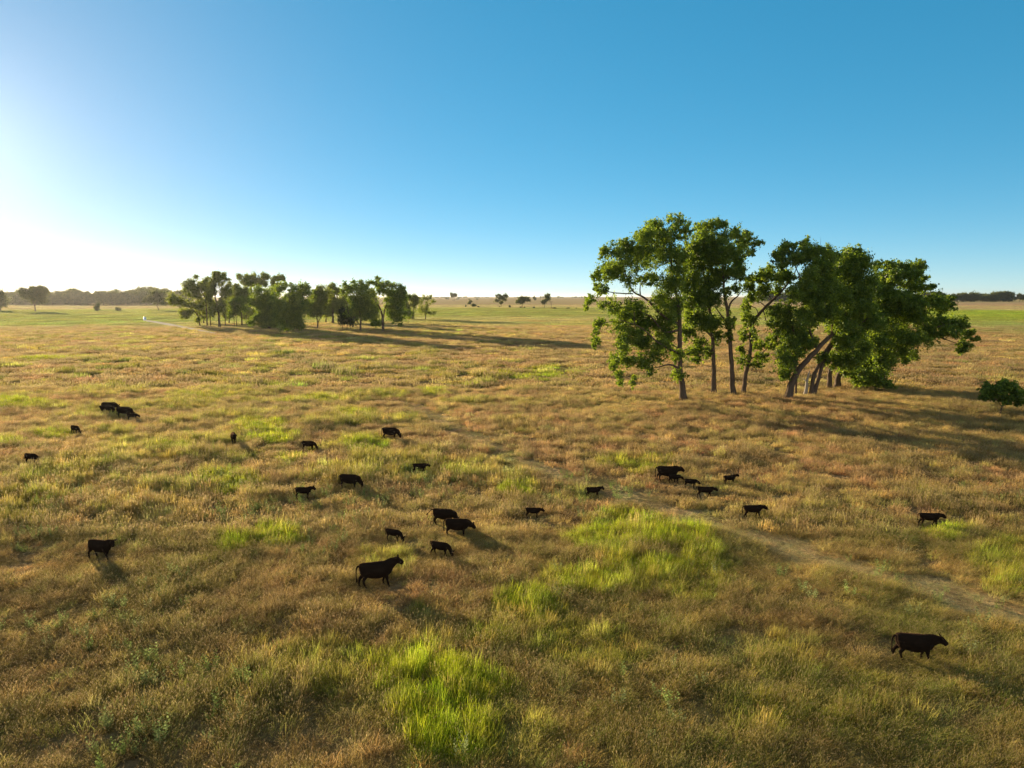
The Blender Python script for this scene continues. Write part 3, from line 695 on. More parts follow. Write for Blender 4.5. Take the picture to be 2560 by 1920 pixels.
# dead wood
def deadwood():
    m = MB(); g = ground(*c5(1060, 1222))
    P = lambda x, y, dz=0: at_depth(*c5(x, y), g[1]) - g + np.array([0, 0, dz])
    pts, rr = smooth_path([P(1040, 1216), P(1110, 1218), P(1180, 1224), P(1250, 1246), P(1330, 1256), P(1400, 1264), P(1465, 1276)], [.28, .27, .25, .2, .15, .1, .04], 22)
    m.add(*tube(pts, rr, 8))
    for (a, b, c_) in (((1240, 1244), (1290, 1240), (1370, 1244)), ((1330, 1256), (1380, 1246), (1420, 1256)), ((1100, 1220), (1090, 1190), (1060, 1170)), ((1190, 1228), (1220, 1216), (1262, 1222))):
        p_, r_ = smooth_path([P(*a), P(*b), P(*c_)], [.12, .08, .03], 7); m.add(*tube(p_, r_, 6))
    o = link('fallen_log', m.build('fallen_log', DEAD), loc=g)
    tag(o, 'bleached fallen tree trunk with broken limbs lying in the grass right of the grove', 'fallen log')
    m = MB(); g = ground(*c5(426, 1366)); k = g[1] / FPX * s5
    P = lambda x, y: at_depth(*c5(x, y), g[1] - .6) - g
    p_, r_ = smooth_path([P(422, 1372), P(432, 1320), P(436, 1270), P(450, 1200), P(462, 1165)], [.34, .26, .22, .14, .04], 12); m.add(*tube(p_, r_, 8))
    p_, r_ = smooth_path([P(436, 1262), P(420, 1240), P(395, 1226)], [.12, .08, .03], 6); m.add(*tube(p_, r_, 6))
    o = link('dead_stump', m.build('dead_stump', DEAD), loc=g)
    tag(o, 'splintered pale dead stump against the twin stemmed cottonwood', 'stump')
    m = MB(); g = ground(*c5(610, 1322))
    P = lambda x, y, d=0: at_depth(*c5(x, y), g[1] + d) - g
    p_, r_ = smooth_path([P(630, 1318), P(600, 1328, -.5), P(560, 1348, -1.2), P(548, 1352, -1.5)], [.16, .13, .08, .03], 8); m.add(*tube(p_, r_, 6))
    o = link('dead_branch', m.build('dead_branch', DEAD), loc=g)
    tag(o, 'pale dead branch on the ground at the foot of the right cluster', 'branch')
deadwood()
dirt_track()

# ------------------------------------------------------------------ middle grove
m1 = lambda x, y: (420 + x / 5.821, 660 + y / 5.821); m2 = lambda x, y: (760 + x / 5.821, 660 + y / 5.821); sm = 1 / 5.821
MG = 'trees of the middle grove'
KW = dict(scale=sm, group=MG, n=7, size=.46, clump=.7, fill=1.6, swell=1.5, leafm=LEAF_OLD)
def mg(cv, label, base, limbs, clumps, seed, **k):
    kk = dict(KW); kk.update(k); px_tree('grove_tree', label, 'tree', base, limbs, clumps, seed, cv, **kk)
mg(m1, 'bent tree leaning left over the meadow, outermost left of the middle grove', (465, 905), [[(465, 905, .5), (440, 770, .45), (360, 660, .4), (250, 590, .25), (150, 560, .1)], [(440, 790, .2), (400, 600, .15), (420, 500, .08)]],
   [(55, 500, 55, 60), (150, 540, 75, 48), (90, 560, 60, 36), (270, 600, 85, 50), (330, 700, 60, 45), (245, 720, 58, 48), (440, 810, 42, 32), (420, 610, 52, 42), (200, 690, 34, 34), (280, 770, 30, 22)], 201)
mg(m1, 'rounded tree with a notched top second from the left in the middle grove', (570, 910), [[(570, 910, .5), (562, 700, .42), (540, 500, .32), (450, 340, .2), (400, 200, .08)], [(545, 540, .2), (400, 460, .12), (300, 360, .06)]],
   [(405, 190, 28, 28), (345, 250, 60, 42), (265, 315, 48, 40), (330, 395, 75, 70), (430, 330, 60, 70), (420, 480, 75, 65), (480, 600, 50, 65), (555, 255, 52, 45), (520, 320, 50, 60), (240, 400, 30, 30)], 202)
mg(m1, 'slender tree squeezed between two bigger trees in the left part of the middle grove', (622, 905), [[(622, 905, .35), (605, 700, .3), (590, 480, .2), (575, 360, .08)]],
   [(580, 430, 60, 80), (600, 580, 48, 65), (570, 340, 50, 50), (530, 690, 40, 50)], 203)
mg(m1, 'thick trunked tallest tree in the left half of the middle grove', (750, 925), [[(750, 925, .9), (740, 760, .7), (715, 600, .55), (680, 430, .35), (690, 250, .15)], [(735, 680, .4), (770, 500, .3), (775, 350, .2), (800, 220, .08)]],
   [(740, 145, 75, 38), (805, 190, 48, 48), (685, 200, 55, 48), (640, 270, 48, 48), (760, 270, 80, 55), (870, 225, 42, 20), (885, 310, 50, 40), (650, 380, 55, 65), (820, 420, 75, 62), (900, 410, 40, 48), (760, 620, 50, 80), (650, 640, 48, 75), (690, 130, 30, 20)], 204)
mg(m1, 'thin straight dark stem standing right of the thick trunked tree in the middle grove', (835, 890), [[(835, 890, .32), (832, 700, .28), (830, 480, .2), (835, 400, .08)]], [(850, 560, 45, 80), (870, 660, 40, 50), (840, 440, 50, 50), (820, 720, 30, 30)], 205)
mg(m1, 'light green young tree with several thin stems in the middle grove', (1000, 905), [[(1000, 905, .25), (990, 760, .2), (960, 600, .1)], [(965, 900, .2), (960, 780, .15), (930, 660, .08)]],
   [(950, 600, 75, 75), (920, 740, 48, 48), (1020, 560, 72, 65), (1090, 650, 50, 50), (1000, 690, 45, 45)], 206, leafm=LEAF)
mg(m1, 'rusty tinged mid height tree behind the young thin stems of the middle grove', (1078, 890), [[(1078, 890, .5), (1070, 700, .4), (1050, 500, .3), (1010, 340, .1)], [(1140, 880, .2), (1145, 760, .15), (1120, 600, .08)]],
   [(1000, 330, 46, 36), (1060, 430, 85, 85), (1100, 520, 70, 70), (980, 420, 50, 55), (1130, 400, 50, 60), (1150, 640, 40, 40)], 207)
mg(m1, 'flat topped tall tree rising at the back of the middle grove against the sky', (1250, 850), [[(1250, 850, .7), (1240, 600, .55), (1220, 400, .4), (1200, 250, .2), (1160, 190, .08)], [(1225, 420, .25), (1330, 300, .15), (1400, 210, .06)]],
   [(1040, 190, 38, 40), (1150, 200, 65, 45), (1250, 185, 55, 45), (1200, 280, 90, 50), (1330, 260, 75, 48), (1400, 190, 75, 36), (1380, 295, 55, 36), (1450, 200, 36, 32), (1120, 260, 50, 40)], 208)
mg(m1, 'airy tall tree behind the dark bushy trees of the middle grove', (1560, 850), [[(1560, 850, .6), (1560, 600, .5), (1570, 400, .35), (1590, 220, .12)]],
   [(1560, 215, 46, 38), (1640, 205, 55, 36), (1690, 220, 25, 25), (1585, 285, 60, 30), (1540, 340, 50, 36), (1520, 270, 20, 40)], 209)
mg(m1, 'broad bushy tree with sunlit yellow green left side in the centre of the middle grove', (1480, 945), [[(1480, 945, .8), (1470, 780, .65), (1440, 600, .5), (1400, 420, .3)], [(1470, 800, .35), (1330, 660, .22), (1250, 560, .1)]],
   [(1300, 380, 90, 48), (1250, 540, 90, 65), (1400, 470, 100, 75), (1350, 640, 95, 85), (1500, 430, 90, 70), (1500, 560, 130, 100), (1450, 750, 120, 100), (1300, 770, 75, 58), (1400, 880, 75, 48), (1550, 890, 100, 58), (1220, 860, 58, 40), (1500, 865, 65, 32), (1600, 640, 90, 80), (1560, 760, 110, 90)], 210, leafm=LEAF, fill=.8)
mg(m1, 'dark dense rounded tree closest to the meadow in the centre of the middle grove', (1725, 1000), [[(1725, 1000, 1.0), (1740, 820, .8), (1760, 620, .6), (1780, 430, .3)], [(1740, 800, .4), (1880, 640, .3), (1960, 480, .12)]],
   [(1650, 350, 75, 55), (1740, 300, 48, 32), (1810, 340, 42, 36), (1660, 480, 120, 100), (1640, 700, 90, 110), (1850, 400, 75, 55), (1850, 550, 110, 110), (1950, 330, 65, 40), (2000, 420, 85, 75), (1950, 620, 85, 100), (1820, 730, 120, 110), (1900, 850, 100, 85), (1720, 860, 100, 75), (1760, 600, 110, 100), (2040, 340, 30, 20)], 211, leafm=LEAF, fill=.8)
mg(m2, 'low forking tree with drooping crown and bare top twigs right of the dark dense tree', (195, 940), [[(195, 940, .55), (200, 860, .48), (180, 760, .35), (150, 620, .2), (130, 420, .08)], [(200, 860, .3), (250, 760, .22), (290, 650, .1)], [(150, 560, .1), (140, 380, .06), (125, 290, .02)]],
   [(150, 420, 42, 42), (235, 355, 42, 36), (180, 450, 85, 70), (250, 540, 95, 85), (150, 600, 85, 80), (95, 720, 62, 55), (230, 690, 75, 55), (320, 440, 65, 70), (60, 620, 50, 60)], 212)
mg(m2, 'pale trunked thick tree in the gap right of centre of the middle grove', (420, 858), [[(420, 858, .95), (420, 740, .75), (415, 560, .5), (420, 380, .15)]],
   [(420, 318, 62, 45), (370, 365, 52, 40), (465, 410, 52, 48), (420, 520, 80, 72), (400, 640, 85, 72), (495, 590, 58, 62), (360, 715, 52, 38)], 213)
mg(m2, 'small dark thicket tree with three thin stems beside the pale limbed tree', (625, 962), [[(625, 962, .25), (630, 860, .2), (640, 760, .1)], [(560, 962, .22), (560, 860, .16), (565, 740, .08)], [(682, 962, .2), (680, 880, .14), (700, 840, .06)]],
   [(560, 700, 60, 55), (640, 760, 85, 70), (700, 845, 50, 36), (600, 845, 52, 36), (540, 790, 50, 50)], 214, leafm=CEDAR)
mg(m2, 'tall tree with a pale crooked left limb in the right part of the middle grove', (820, 982), [[(820, 982, .65), (822, 820, .55), (805, 640, .42), (790, 450, .25), (830, 270, .06)], [(800, 870, .3, -1), (740, 780, .25, -2), (650, 720, .22, -3), (625, 600, .16, -3), (570, 480, .1, -2)]],
   [(590, 285, 28, 26), (600, 335, 48, 38), (722, 255, 28, 26), (832, 256, 30, 22), (680, 365, 72, 52), (780, 345, 65, 52), (895, 325, 60, 45), (850, 450, 105, 80), (730, 480, 90, 72), (900, 560, 90, 72), (780, 600, 95, 72), (700, 670, 75, 60), (920, 685, 85, 70), (850, 775, 90, 50), (965, 755, 55, 42), (560, 400, 30, 40)], 215, leafm=LEAF)
mg(m2, 'great spreading oak shaped tree at the right end of the middle grove', (1150, 978), [[(1150, 978, .9), (1145, 800, .7), (1120, 680, .5), (1080, 590, .35), (1020, 520, .15)], [(1150, 800, .5), (1175, 660, .38), (1210, 560, .28), (1250, 400, .1)], [(1190, 620, .25), (1290, 540, .18), (1400, 460, .08)]],
   [(1070, 212, 36, 28), (970, 270, 36, 28), (1060, 290, 62, 46), (1180, 290, 55, 38), (1280, 310, 72, 48), (1400, 360, 62, 55), (1455, 400, 36, 38), (1130, 390, 85, 46), (1270, 415, 100, 58), (1400, 460, 75, 65), (1250, 520, 90, 48), (1360, 580, 82, 65), (1400, 680, 75, 65), (1300, 720, 90, 72), (1380, 800, 65, 48), (1400, 880, 28, 22), (1035, 640, 60, 52), (1000, 720, 48, 36), (1060, 830, 72, 48), (1010, 880, 28, 22), (1260, 620, 75, 52), (1000, 420, 50, 50)], 216, leafm=LEAF)
mg(m2, 'loose crowned tree just right of the great spreading tree of the middle grove', (1585, 805), [[(1585, 805, .4), (1590, 680, .32), (1610, 580, .2), (1570, 480, .08)]],
   [(1560, 490, 55, 40), (1640, 500, 40, 40), (1450, 540, 50, 55), (1600, 590, 62, 55), (1500, 640, 45, 45), (1560, 740, 48, 46), (1420, 640, 40, 60)], 217)
mg(m2, 'small bright green sapling in front of the loose crowned tree of the middle grove', (1515, 857), [[(1515, 857, .16), (1516, 780, .12), (1510, 700, .06)]], [(1510, 720, 48, 48), (1470, 700, 30, 30), (1545, 700, 30, 36)], 218, leafm=LEAF)
mg(m2, 'sparse open tree standing alone on the right of the middle grove', (1770, 802), [[(1770, 802, .42), (1768, 740, .36), (1780, 620, .22), (1800, 500, .08)], [(1768, 740, .2), (1720, 660, .14), (1700, 540, .06)], [(1775, 720, .18), (1850, 690, .1), (1900, 700, .04)]],
   [(1800, 490, 46, 28), (1720, 520, 42, 42), (1880, 540, 30, 40), (1800, 610, 40, 55), (1700, 640, 36, 42), (1760, 700, 65, 32), (1870, 708, 46, 28), (1840, 470, 30, 22)], 219, group=None, n=6, fill=.1)

for cv, lab, bx, by, cl in (
        (m1, 'rear row tree between the notched tree and the thick trunked tree, middle grove', 520, 860, [(520, 620, 80, 70), (600, 700, 80, 60), (480, 730, 60, 50), (640, 600, 60, 60)]),
        (m1, 'rear row tree seen right of the thick trunked tree of the middle grove', 890, 860, [(880, 560, 80, 70), (940, 680, 80, 60), (850, 720, 60, 55), (960, 500, 60, 50)]),
        (m1, 'rear row tree seen left of the broad bushy tree of the middle grove', 1170, 860, [(1150, 560, 80, 75), (1200, 700, 90, 70), (1110, 720, 70, 55), (1180, 450, 70, 50)]),
        (m2, 'rear row tree between the low forking and pale trunked trees, middle grove', 320, 850, [(310, 560, 80, 80), (340, 690, 80, 60), (270, 640, 60, 60), (350, 480, 60, 50)]),
        (m2, 'rear row tree seen behind the dark thicket of the middle grove', 560, 850, [(560, 540, 80, 75), (620, 640, 90, 70), (520, 660, 70, 60), (590, 450, 60, 45), (660, 560, 60, 60)]),
        (m2, 'rear row tree between the crooked limbed and great spreading trees, middle grove', 990, 850, [(980, 520, 80, 80), (1000, 640, 80, 70), (960, 720, 80, 60), (1030, 760, 70, 50), (970, 430, 60, 50)])):
    mg(cv, lab, (bx, by), [[(bx, by, .5), (bx + 4, by - 120, .4), (bx, by - 260, .22), (bx - 10, by - 340, .08)]], cl, 230 + bx)
# ------------------------------------------------------------------ far trees, shrubs, woods
fl = lambda x, y: (x / 4.608, 700 + y / 4.608); sf = 1 / 4.608
FK = dict(conv=fl, scale=sf, n=4, size=.95, clump=1.1, fill=.5, leafm=LEAF_FAR)
px_tree('lone_tree', 'broad lone tree in front of the distant left wood', 'tree', (408, 362), [[(408, 362, .9), (400, 300, .7), (370, 230, .4), (300, 140, .15)], [(402, 300, .5), (440, 200, .25), (460, 120, .1)]],
    [(290, 130, 50, 32), (360, 110, 45, 34), (450, 108, 58, 30), (510, 130, 36, 30), (350, 170, 65, 40), (450, 185, 75, 40), (400, 235, 50, 34), (270, 160, 30, 30), (480, 220, 40, 30)], 301, **FK)
px_tree('lone_tree', 'half seen tree at the left picture edge before the distant wood', 'tree', (5, 352), [[(5, 352, .9), (8, 300, .6), (20, 200, .2)]], [(10, 150, 30, 28), (20, 225, 40, 50), (48, 285, 26, 18), (-40, 210, 50, 60), (-20, 270, 40, 30)], 302, **FK)
px_tree('lone_tree', 'round tree between the edge tree and the broad lone tree on the left', 'tree', (140, 282), [[(140, 282, .8), (140, 220, .5), (140, 170, .2)]], [(140, 168, 65, 32), (100, 190, 45, 30), (180, 190, 45, 30), (140, 210, 70, 24)], 303, **FK)
px_tree('lone_tree', 'leaning tree with a wide low crown just left of the middle grove', 'tree', (1828, 350), [[(1828, 350, .7), (1815, 310, .55), (1780, 265, .35), (1700, 235, .1)], [(1805, 300, .35), (1840, 220, .18), (1850, 180, .06)]],
    [(1780, 165, 52, 30), (1850, 190, 48, 36), (1700, 230, 40, 17), (1830, 240, 55, 28), (1880, 250, 32, 28), (1790, 205, 50, 26), (1750, 215, 40, 18)], 304, **FK)
SK = dict(FK, n=7, size=.6, clump=.6, fill=.6)
px_tree('shrub', 'tall pointed shrub in the open field before the left wood', 'shrub', (1108, 356), [[(1108, 356, .15), (1110, 320, .1), (1125, 280, .04)]], [(1108, 325, 26, 24), (1125, 285, 15, 22), (1128, 262, 12, 10), (1112, 305, 22, 18)], 305, **SK)
px_tree('shrub', 'low round shrub right of the pointed shrub in the open field', 'shrub', (1360, 354), [[(1360, 354, .12), (1358, 336, .08), (1340, 322, .03)]], [(1360, 338, 24, 15), (1340, 325, 12, 10), (1372, 342, 14, 10)], 306, **SK)

fh = lambda x, y: (1100 + x / 5.821, 720 + y / 5.821)
HK = dict(conv=fh, scale=sm, n=3.2, size=1.1, clump=1.0, fill=.3, leafm=LEAF_FAR)
px_tree('plain_tree', 'twin stemmed tree on the far plain nearest the middle grove', 'tree', (190, 188), [[(190, 188, .7), (185, 140, .5), (165, 90, .2)], [(212, 188, .7), (212, 140, .5), (220, 90, .2)]],
    [(163, 85, 18, 13), (215, 85, 26, 15), (183, 115, 30, 16), (222, 110, 22, 16), (235, 98, 14, 12)], 311, **HK)
px_tree('plain_tree', 'open branched tree with separate leafy clumps on the far plain', 'tree', (890, 278), [[(890, 278, .5), (890, 225, .4), (880, 170, .2), (850, 110, .08)], [(890, 225, .3), (920, 160, .15), (940, 110, .06)], [(888, 230, .2), (840, 190, .1)]],
    [(828, 115, 20, 12), (860, 100, 22, 10), (935, 105, 22, 13), (962, 130, 25, 10), (828, 180, 32, 16), (890, 145, 34, 22), (930, 165, 22, 18), (890, 210, 26, 15), (965, 105, 14, 10)], 312, **HK)
px_tree('plain_tree', 'umbrella shaped tree with two leaning stems on the far plain', 'tree', (1200, 286), [[(1200, 286, .45), (1202, 240, .35), (1220, 190, .15)], [(1186, 286, .3), (1188, 240, .25), (1160, 190, .1)], [(1202, 245, .2), (1250, 200, .1), (1285, 185, .04)]],
    [(1138, 188, 34, 20), (1190, 155, 44, 17), (1250, 160, 40, 18), (1290, 185, 16, 10), (1180, 190, 44, 20), (1235, 180, 36, 16), (1120, 205, 16, 12)], 313, **HK)
px_tree('plain_tree', 'leaning tree with a low left clump beside the utility pole', 'tree', (1515, 290), [[(1515, 290, .5), (1525, 240, .4), (1545, 190, .25), (1562, 130, .1)], [(1540, 200, .2), (1505, 195, .08)]],
    [(1560, 130, 30, 30), (1575, 105, 22, 13), (1498, 195, 28, 25), (1545, 175, 20, 14), (1570, 155, 24, 22), (1520, 205, 18, 14)], 314, **HK)
px_tree('plain_tree', 'slim far tree between the umbrella shaped tree and the leaning tree', 'tree', (1382, 182), [[(1382, 182, .5), (1380, 150, .3), (1376, 130, .1)]], [(1375, 138, 20, 16), (1385, 162, 14, 13)], 315, **HK)
px_tree('plain_tree', 'bushy tree above the round bush on the far ditch line', 'tree', (438, 238), [[(438, 238, .4), (434, 220, .3), (430, 205, .1)]], [(432, 212, 22, 24), (440, 198, 16, 12), (420, 225, 14, 12)], 316, **HK)
def bush(label, x, y, rx, ry, seed, mat=CEDAR, name='bush'):
    px_tree(name, label, 'bush', (x, y + ry), [[(x, y + ry, .12), (x, y, .08)]], [(x, y, rx * .75, ry * .7), (x - rx * .3, y + ry * .3, rx * .6, ry * .5), (x + rx * .3, y + ry * .3, rx * .6, ry * .5)],
            seed, **dict(HK, n=6, size=.7, clump=.6, leafm=mat, fill=.6))
for i, b in enumerate([('wide round bush below the bushy far tree', 490, 248, 40, 24, LEAF_FAR), ('small pointed bush left of the bushy far tree', 375, 260, 11, 15),
        ('low dark bush right of the wide round bush', 555, 270, 15, 9), ('dark conical cedar between the open branched and umbrella trees', 1013, 267, 16, 18),
        ('low bush at the left foot of the umbrella tree', 1172, 278, 13, 9), ('low bush at the right foot of the umbrella tree', 1230, 281, 11, 9),
        ('dark bush between the umbrella tree and the leaning pole side tree', 1365, 282, 16, 13), ('spread out dark bush right of the utility pole', 1672, 290, 30, 10),
        ('first of two dark dot bushes far right on the ditch', 1850, 292, 9, 9), ('second of two dark dot bushes far right on the ditch', 1878, 292, 8, 8),
        ('last tiny bush on the ditch before the near grove', 1985, 293, 9, 7), ('tiny bush at the foot of the open branched tree', 866, 273, 9, 6),
        ('far bush pair on the plain above the bushy tree', 425, 162, 16, 11, LEAF_FAR), ('far round bush on the plain left of the open branched tree', 541, 159, 14, 12, LEAF_FAR),
        ('far bush left of the twin stemmed tree', 92, 153, 17, 13, LEAF_FAR), ('far bush hard by the left of the twin stemmed tree', 121, 157, 12, 11, LEAF_FAR),
        ('far bush close right of the twin stemmed tree', 243, 158, 14, 9, LEAF_FAR), ('far bush second right of the twin stemmed tree', 268, 152, 14, 14, LEAF_FAR)]):
    bush(b[0], b[1], b[2], b[3], b[4], 330 + i, *(b[5:6]))

def utility_pole():
    g = ground(*fh(1620, 298)); o = link('utility_pole', None, loc=g)
    tag(o, 'lone wooden utility pole with a crossarm on the far ditch line', 'utility pole')
    H = (298 - 196) * sm * g[1] / FPX
    a = MB(); a.add(*tube([(0, 0, -.5), (-.15, 0, H * .5), (-.4, 0, H)], [.3, .26, .22], 8)); link('pole', a.build('pole', POLEM), o)
    a = MB(); a.add(*tube([(-3.2, .3, H - .35), (0, .3, H - .5), (2.4, .3, H - .7)], [.16, .16, .16], 6)); link('crossarm', a.build('crossarm', POLEM), o)
    a = MB(); a.add(*tube([(-.3, .2, H - 1.8), (-1.6, .3, H - .5)], [.08, .08], 5)); link('brace', a.build('brace', POLEM), o)
utility_pole()

def wood(name, label, px0, px1, pyb, hts, n, seed, leafm, rows=3, gap=0, drow=40, size=1.3, dens=1.8):
    """a far wood that reads as one mass"""
    r = np.random.default_rng(seed); cs, rs = [], []; mb = MB()
    for i in range(n):
        row = r.integers(0, rows)
        px = px0 + (px1 - px0) * r.random()
        if gap and vnoise(np.array([px / 14.]), np.array([seed * 3.1]))[0] < gap: continue
        g = ground(px, pyb); k = (g[1] + row * drow) / g[1]
        x, y = g[0] * k, g[1] * k; h = hts * (.72 + .38 * r.random()) * (.85 + .3 * vnoise(np.array([px / 30.]), np.array([seed]))[0])
        mb.add(*tube([(x, y, -.5), (x + r.uniform(-1, 1), y, h * .7)], [.5, .2], 5))
        for j in range(7):
            t = .28 + .66 * r.random(); s = h * (.17 + .1 * r.random()) * (1.15 - .5 * abs(t - .55))
            cs.append(np.array([x + r.normal() * h * .22, y + r.normal() * h * .2, h * t])); rs.append(np.array([s * 1.25, s * 1.2, s * .85]))
    V, F, K = leaves(cs, rs, dens, size, r, clump=1.5, per=20)
    o = link(name, make_mesh(name, V, F, leafm, {'rnd': K})); tag(o, label, 'wood', kind='stuff')
    t = link('stems', mb.build('stems', BARK), o); t['kind'] = 'stuff'
wood('distant_wood', 'hazy dark wood along the left horizon behind the lone trees', 40, 470, 762.5, 24, 150, 401, LEAF_FAR, size=1.5, dens=1.5)
wood('distant_wood', 'low hazy wood at the far left corner of the horizon', -120, 70, 760.5, 20, 40, 402, LEAF_FAR, gap=.35, size=1.5)
wood('distant_wood', 'long dark belt of trees along the right horizon', 1900, 2760, 754.2, 23, 330, 403, LEAF_FAR, rows=2, size=1.8, dens=1.0, gap=.12)
wood('distant_wood', 'faint tree belts scattered along the far horizon', 1000, 1500, 745.2, 14, 200, 404, LEAF_FAR, rows=2, size=3.0, dens=.35, gap=.42, drow=200)

# ------------------------------------------------------------------ cattle
def hide_mat():
    m, t, out = mat_new('black_hide')
    tc = N(t, 'ShaderNodeTexCoord'); nz = N(t, 'ShaderNodeTexNoise'); nz.inputs['Scale'].default_value = 3
    t.links.new(tc.outputs['Object'], nz.inputs['Vector'])
    c = mixcol(t, nz.outputs['Fac'], (.011, .008, .006), (.028, .017, .011))
    b = N(t, 'ShaderNodeBsdfPrincipled'); b.inputs['Roughness'].default_value = .75
    b.inputs['Specular IOR Level'].default_value = 0
    b.inputs['Sheen Weight'].default_value = .1; b.inputs['Sheen Roughness'].default_value = .35; b.inputs['Sheen Tint'].default_value = (.75, .45, .25, 1)
    t.links.new(c, b.inputs['Base Color']); t.links.new(b.outputs[0], out.inputs[0])
    return m
HIDE = hide_mat()
def loft(rings, ns=14):
    """closed skin over elliptic sections: (centre, side vector, up vector)"""
    V, F = [], []
    for c, sv, uv in rings:
        for k in range(ns):
            a = 6.28318 * k / ns; V.append(np.array(c) + np.array(sv) * math.cos(a) + np.array(uv) * math.sin(a))
    n = len(rings)
    for i in range(n - 1):
        for k in range(ns):
            k2 = (k + 1) % ns; F.append((i * ns + k, i * ns + k2, (i + 1) * ns + k2, (i + 1) * ns + k))
    for o, sgn in ((0, 1), ((n - 1) * ns, -1)):
        c = len(V); V.append(np.array(rings[0][0] if o == 0 else rings[-1][0]))
        for k in range(ns):
            k2 = (k + 1) % ns; F.append((o + k2, o + k, c) if sgn > 0 else (o + k, o + k2, c))
    return V, F
def body(poll, muzzle, turn, legs, tail, calf, seed):
    """the animal's whole body as one skin; x forward, feet on z = 0"""
    r = np.random.default_rng(seed); mb = MB()
    th = .82 if calf else 1.0; lz = .10 if calf else 0.0          # calves: shallow bodies on longer legs
    tor = [(-.88, 1.12, .10, .10), (-.84, 1.06, .25, .22), (-.72, 1.00, .345, .30), (-.48, .95, .395, .345), (-.15, .905, .435, .39), (.15, .895, .45, .40),
           (.40, .915, .43, .36), (.58, .94, .40, .30), (.72, .95, .37, .25), (.84, .95, .29, .18), (.92, .94, .15, .10)]
    mb.add(*loft([((x * .95, 0, z + lz * .6 + hh * (1 - th) * .8), (0, hw * th, 0), (0, 0, hh * th)) for x, z, hh, hw in tor], 16))
    up = np.array([0, 0, 1.0]); P, M = np.array(poll, float), np.array(muzzle, float)
    P[2] += lz * .4 if P[2] > .9 else 0; M[2] += lz * .4 if P[2] > .9 else 0
    S = np.array([.60, 0, 1.05 + lz]); ca, sa = math.cos(turn), math.sin(turn)
    def section(a, d, rv, rh):
        d = d / np.linalg.norm(d); s = np.cross(up, d); s /= np.linalg.norm(s); u = np.cross(d, s)
        return (a, s * rh, u * rv)
    mid = (S + P) / 2 + np.array([.02, 0, .04 if P[2] > .9 else .12])
    n0 = np.array([1, 0, .25]); D = P - S
    k = th if calf else 1
    mb.add(*loft([section(S - n0 * .22, D, .34 * k, .24 * k), section(S + D * .12, D, .33 * k, .22 * k), section(mid - up * .03, D, .27 * k, .18 * k), section(P - D * .12 - up * .05, D, .205 * k, .14 * k), section(P + D * .04 - up * .02, D, .12, .10)], 12))
    hd = M - P; hd = np.array([hd[0] * ca - hd[1] * sa, hd[0] * sa + hd[1] * ca, hd[2]]); hs = 1.22 if calf else 1.12; hd = hd * .9
    L = np.linalg.norm(hd); d = hd / L; side = np.cross(up, d); side /= np.linalg.norm(side); u2 = np.cross(d, side)
    sec = [(-.12, .08, .07, -.03), (-.03, .14, .115, -.03), (.12, .155, .125, -.05), (.30, .125, .105, -.04), (.42, .112, .10, -.035), (.49, .11, .10, -.035), (.54, .075, .075, -.035)]
    mb.add(*loft([(P + d * (t * L / .5) + u2 * o, side * b_ * hs, u2 * a_ * hs) for t, a_, b_, o in sec], 12))
    for sg in (-1, 1):                                             # ears
        b0 = P + d * .02 + side * sg * .09 + u2 * .05
        e = side * sg * .9 + u2 * .12 - d * .25; e /= np.linalg.norm(e); w = np.cross(e, u2); w /= np.linalg.norm(w); tn = np.cross(e, w)
        mb.add(*loft([(b0, w * .03, tn * .025), (b0 + e * .10, w * .075, tn * .03), (b0 + e * .19, w * .065, tn * .025), (b0 + e * .265, w * .02, tn * .014)], 8))
    for sg, (fx, hx) in zip((-1, 1), legs):                        # stride offsets of front and hind feet
        y = .17 * k * sg
        f = [((.54, y * .95, .98), .19), ((.53, y, .72), .155), ((.53 + fx * .35, y, .47), .092), ((.53 + fx * .75 - (.03 if fx < 0 else 0), y, .26), .062), ((.53 + fx, y, .11), .06), ((.55 + fx, y, .05), .07), ((.56 + fx, y, -.02), .075)]
        h = [((-.62, y * .9, 1.06), .23), ((-.57, y, .82), .215), ((-.57 + hx * .25, y, .66), .15), ((-.70 + hx * .55, y, .47), .088), ((-.70 + hx * .8, y, .28), .064), ((-.66 + hx, y, .11), .06), ((-.63 + hx, y, .05), .07), ((-.62 + hx, y, -.02), .075)]
        for ch in (f, h):
            p_, r_ = smooth_path([np.array(c[0]) + np.array([0, 0, lz * c[0][2]]) for c in ch], [c[1] * (.76 if calf else .86) for c in ch], 16)
            V, F = tube(p_, r_, 10); mb.add(V, [tuple(dict.fromkeys(q)) for q in F])
    tz = 1.22 + lz
    tp = {'hang': [(-.86, 0, tz), (-.95, .01, tz - .12), (-.98, .02, .8), (-.96, .02, .5), (-.95, .02, .32)],
          'swish': [(-.86, 0, tz), (-.98, .06, tz - .02), (-1.2, .2, tz - .25), (-1.42, .34, tz - .48), (-1.55, .4, tz - .62)],
          'short': [(-.86, 0, tz), (-.95, .01, tz - .10), (-.97, .01, .85), (-.96, .01, .62)]}[tail]
    p_, r_ = smooth_path(tp, [.06, .045, .03, .032, .04][:len(tp)], 14); r_[-4:] = [.04, .055, .05, .02]
    V, F = tube(p_, r_, 8); mb.add(V, [tuple(dict.fromkeys(q)) for q in F])
    me = mb.build('body_parts', HIDE)
    o = bpy.data.objects.new('body_parts', me); COL.objects.link(o)
    rm = o.modifiers.new('skin', 'REMESH'); rm.mode = 'VOXEL'; rm.voxel_size = .022; rm.use_smooth_shade = True
    sm_ = o.modifiers.new('soft', 'SMOOTH'); sm_.factor = .5; sm_.iterations = 4
    dg = bpy.context.evaluated_depsgraph_get()
    res = bpy.data.meshes.new_from_object(o.evaluated_get(dg))
    bpy.data.objects.remove(o)
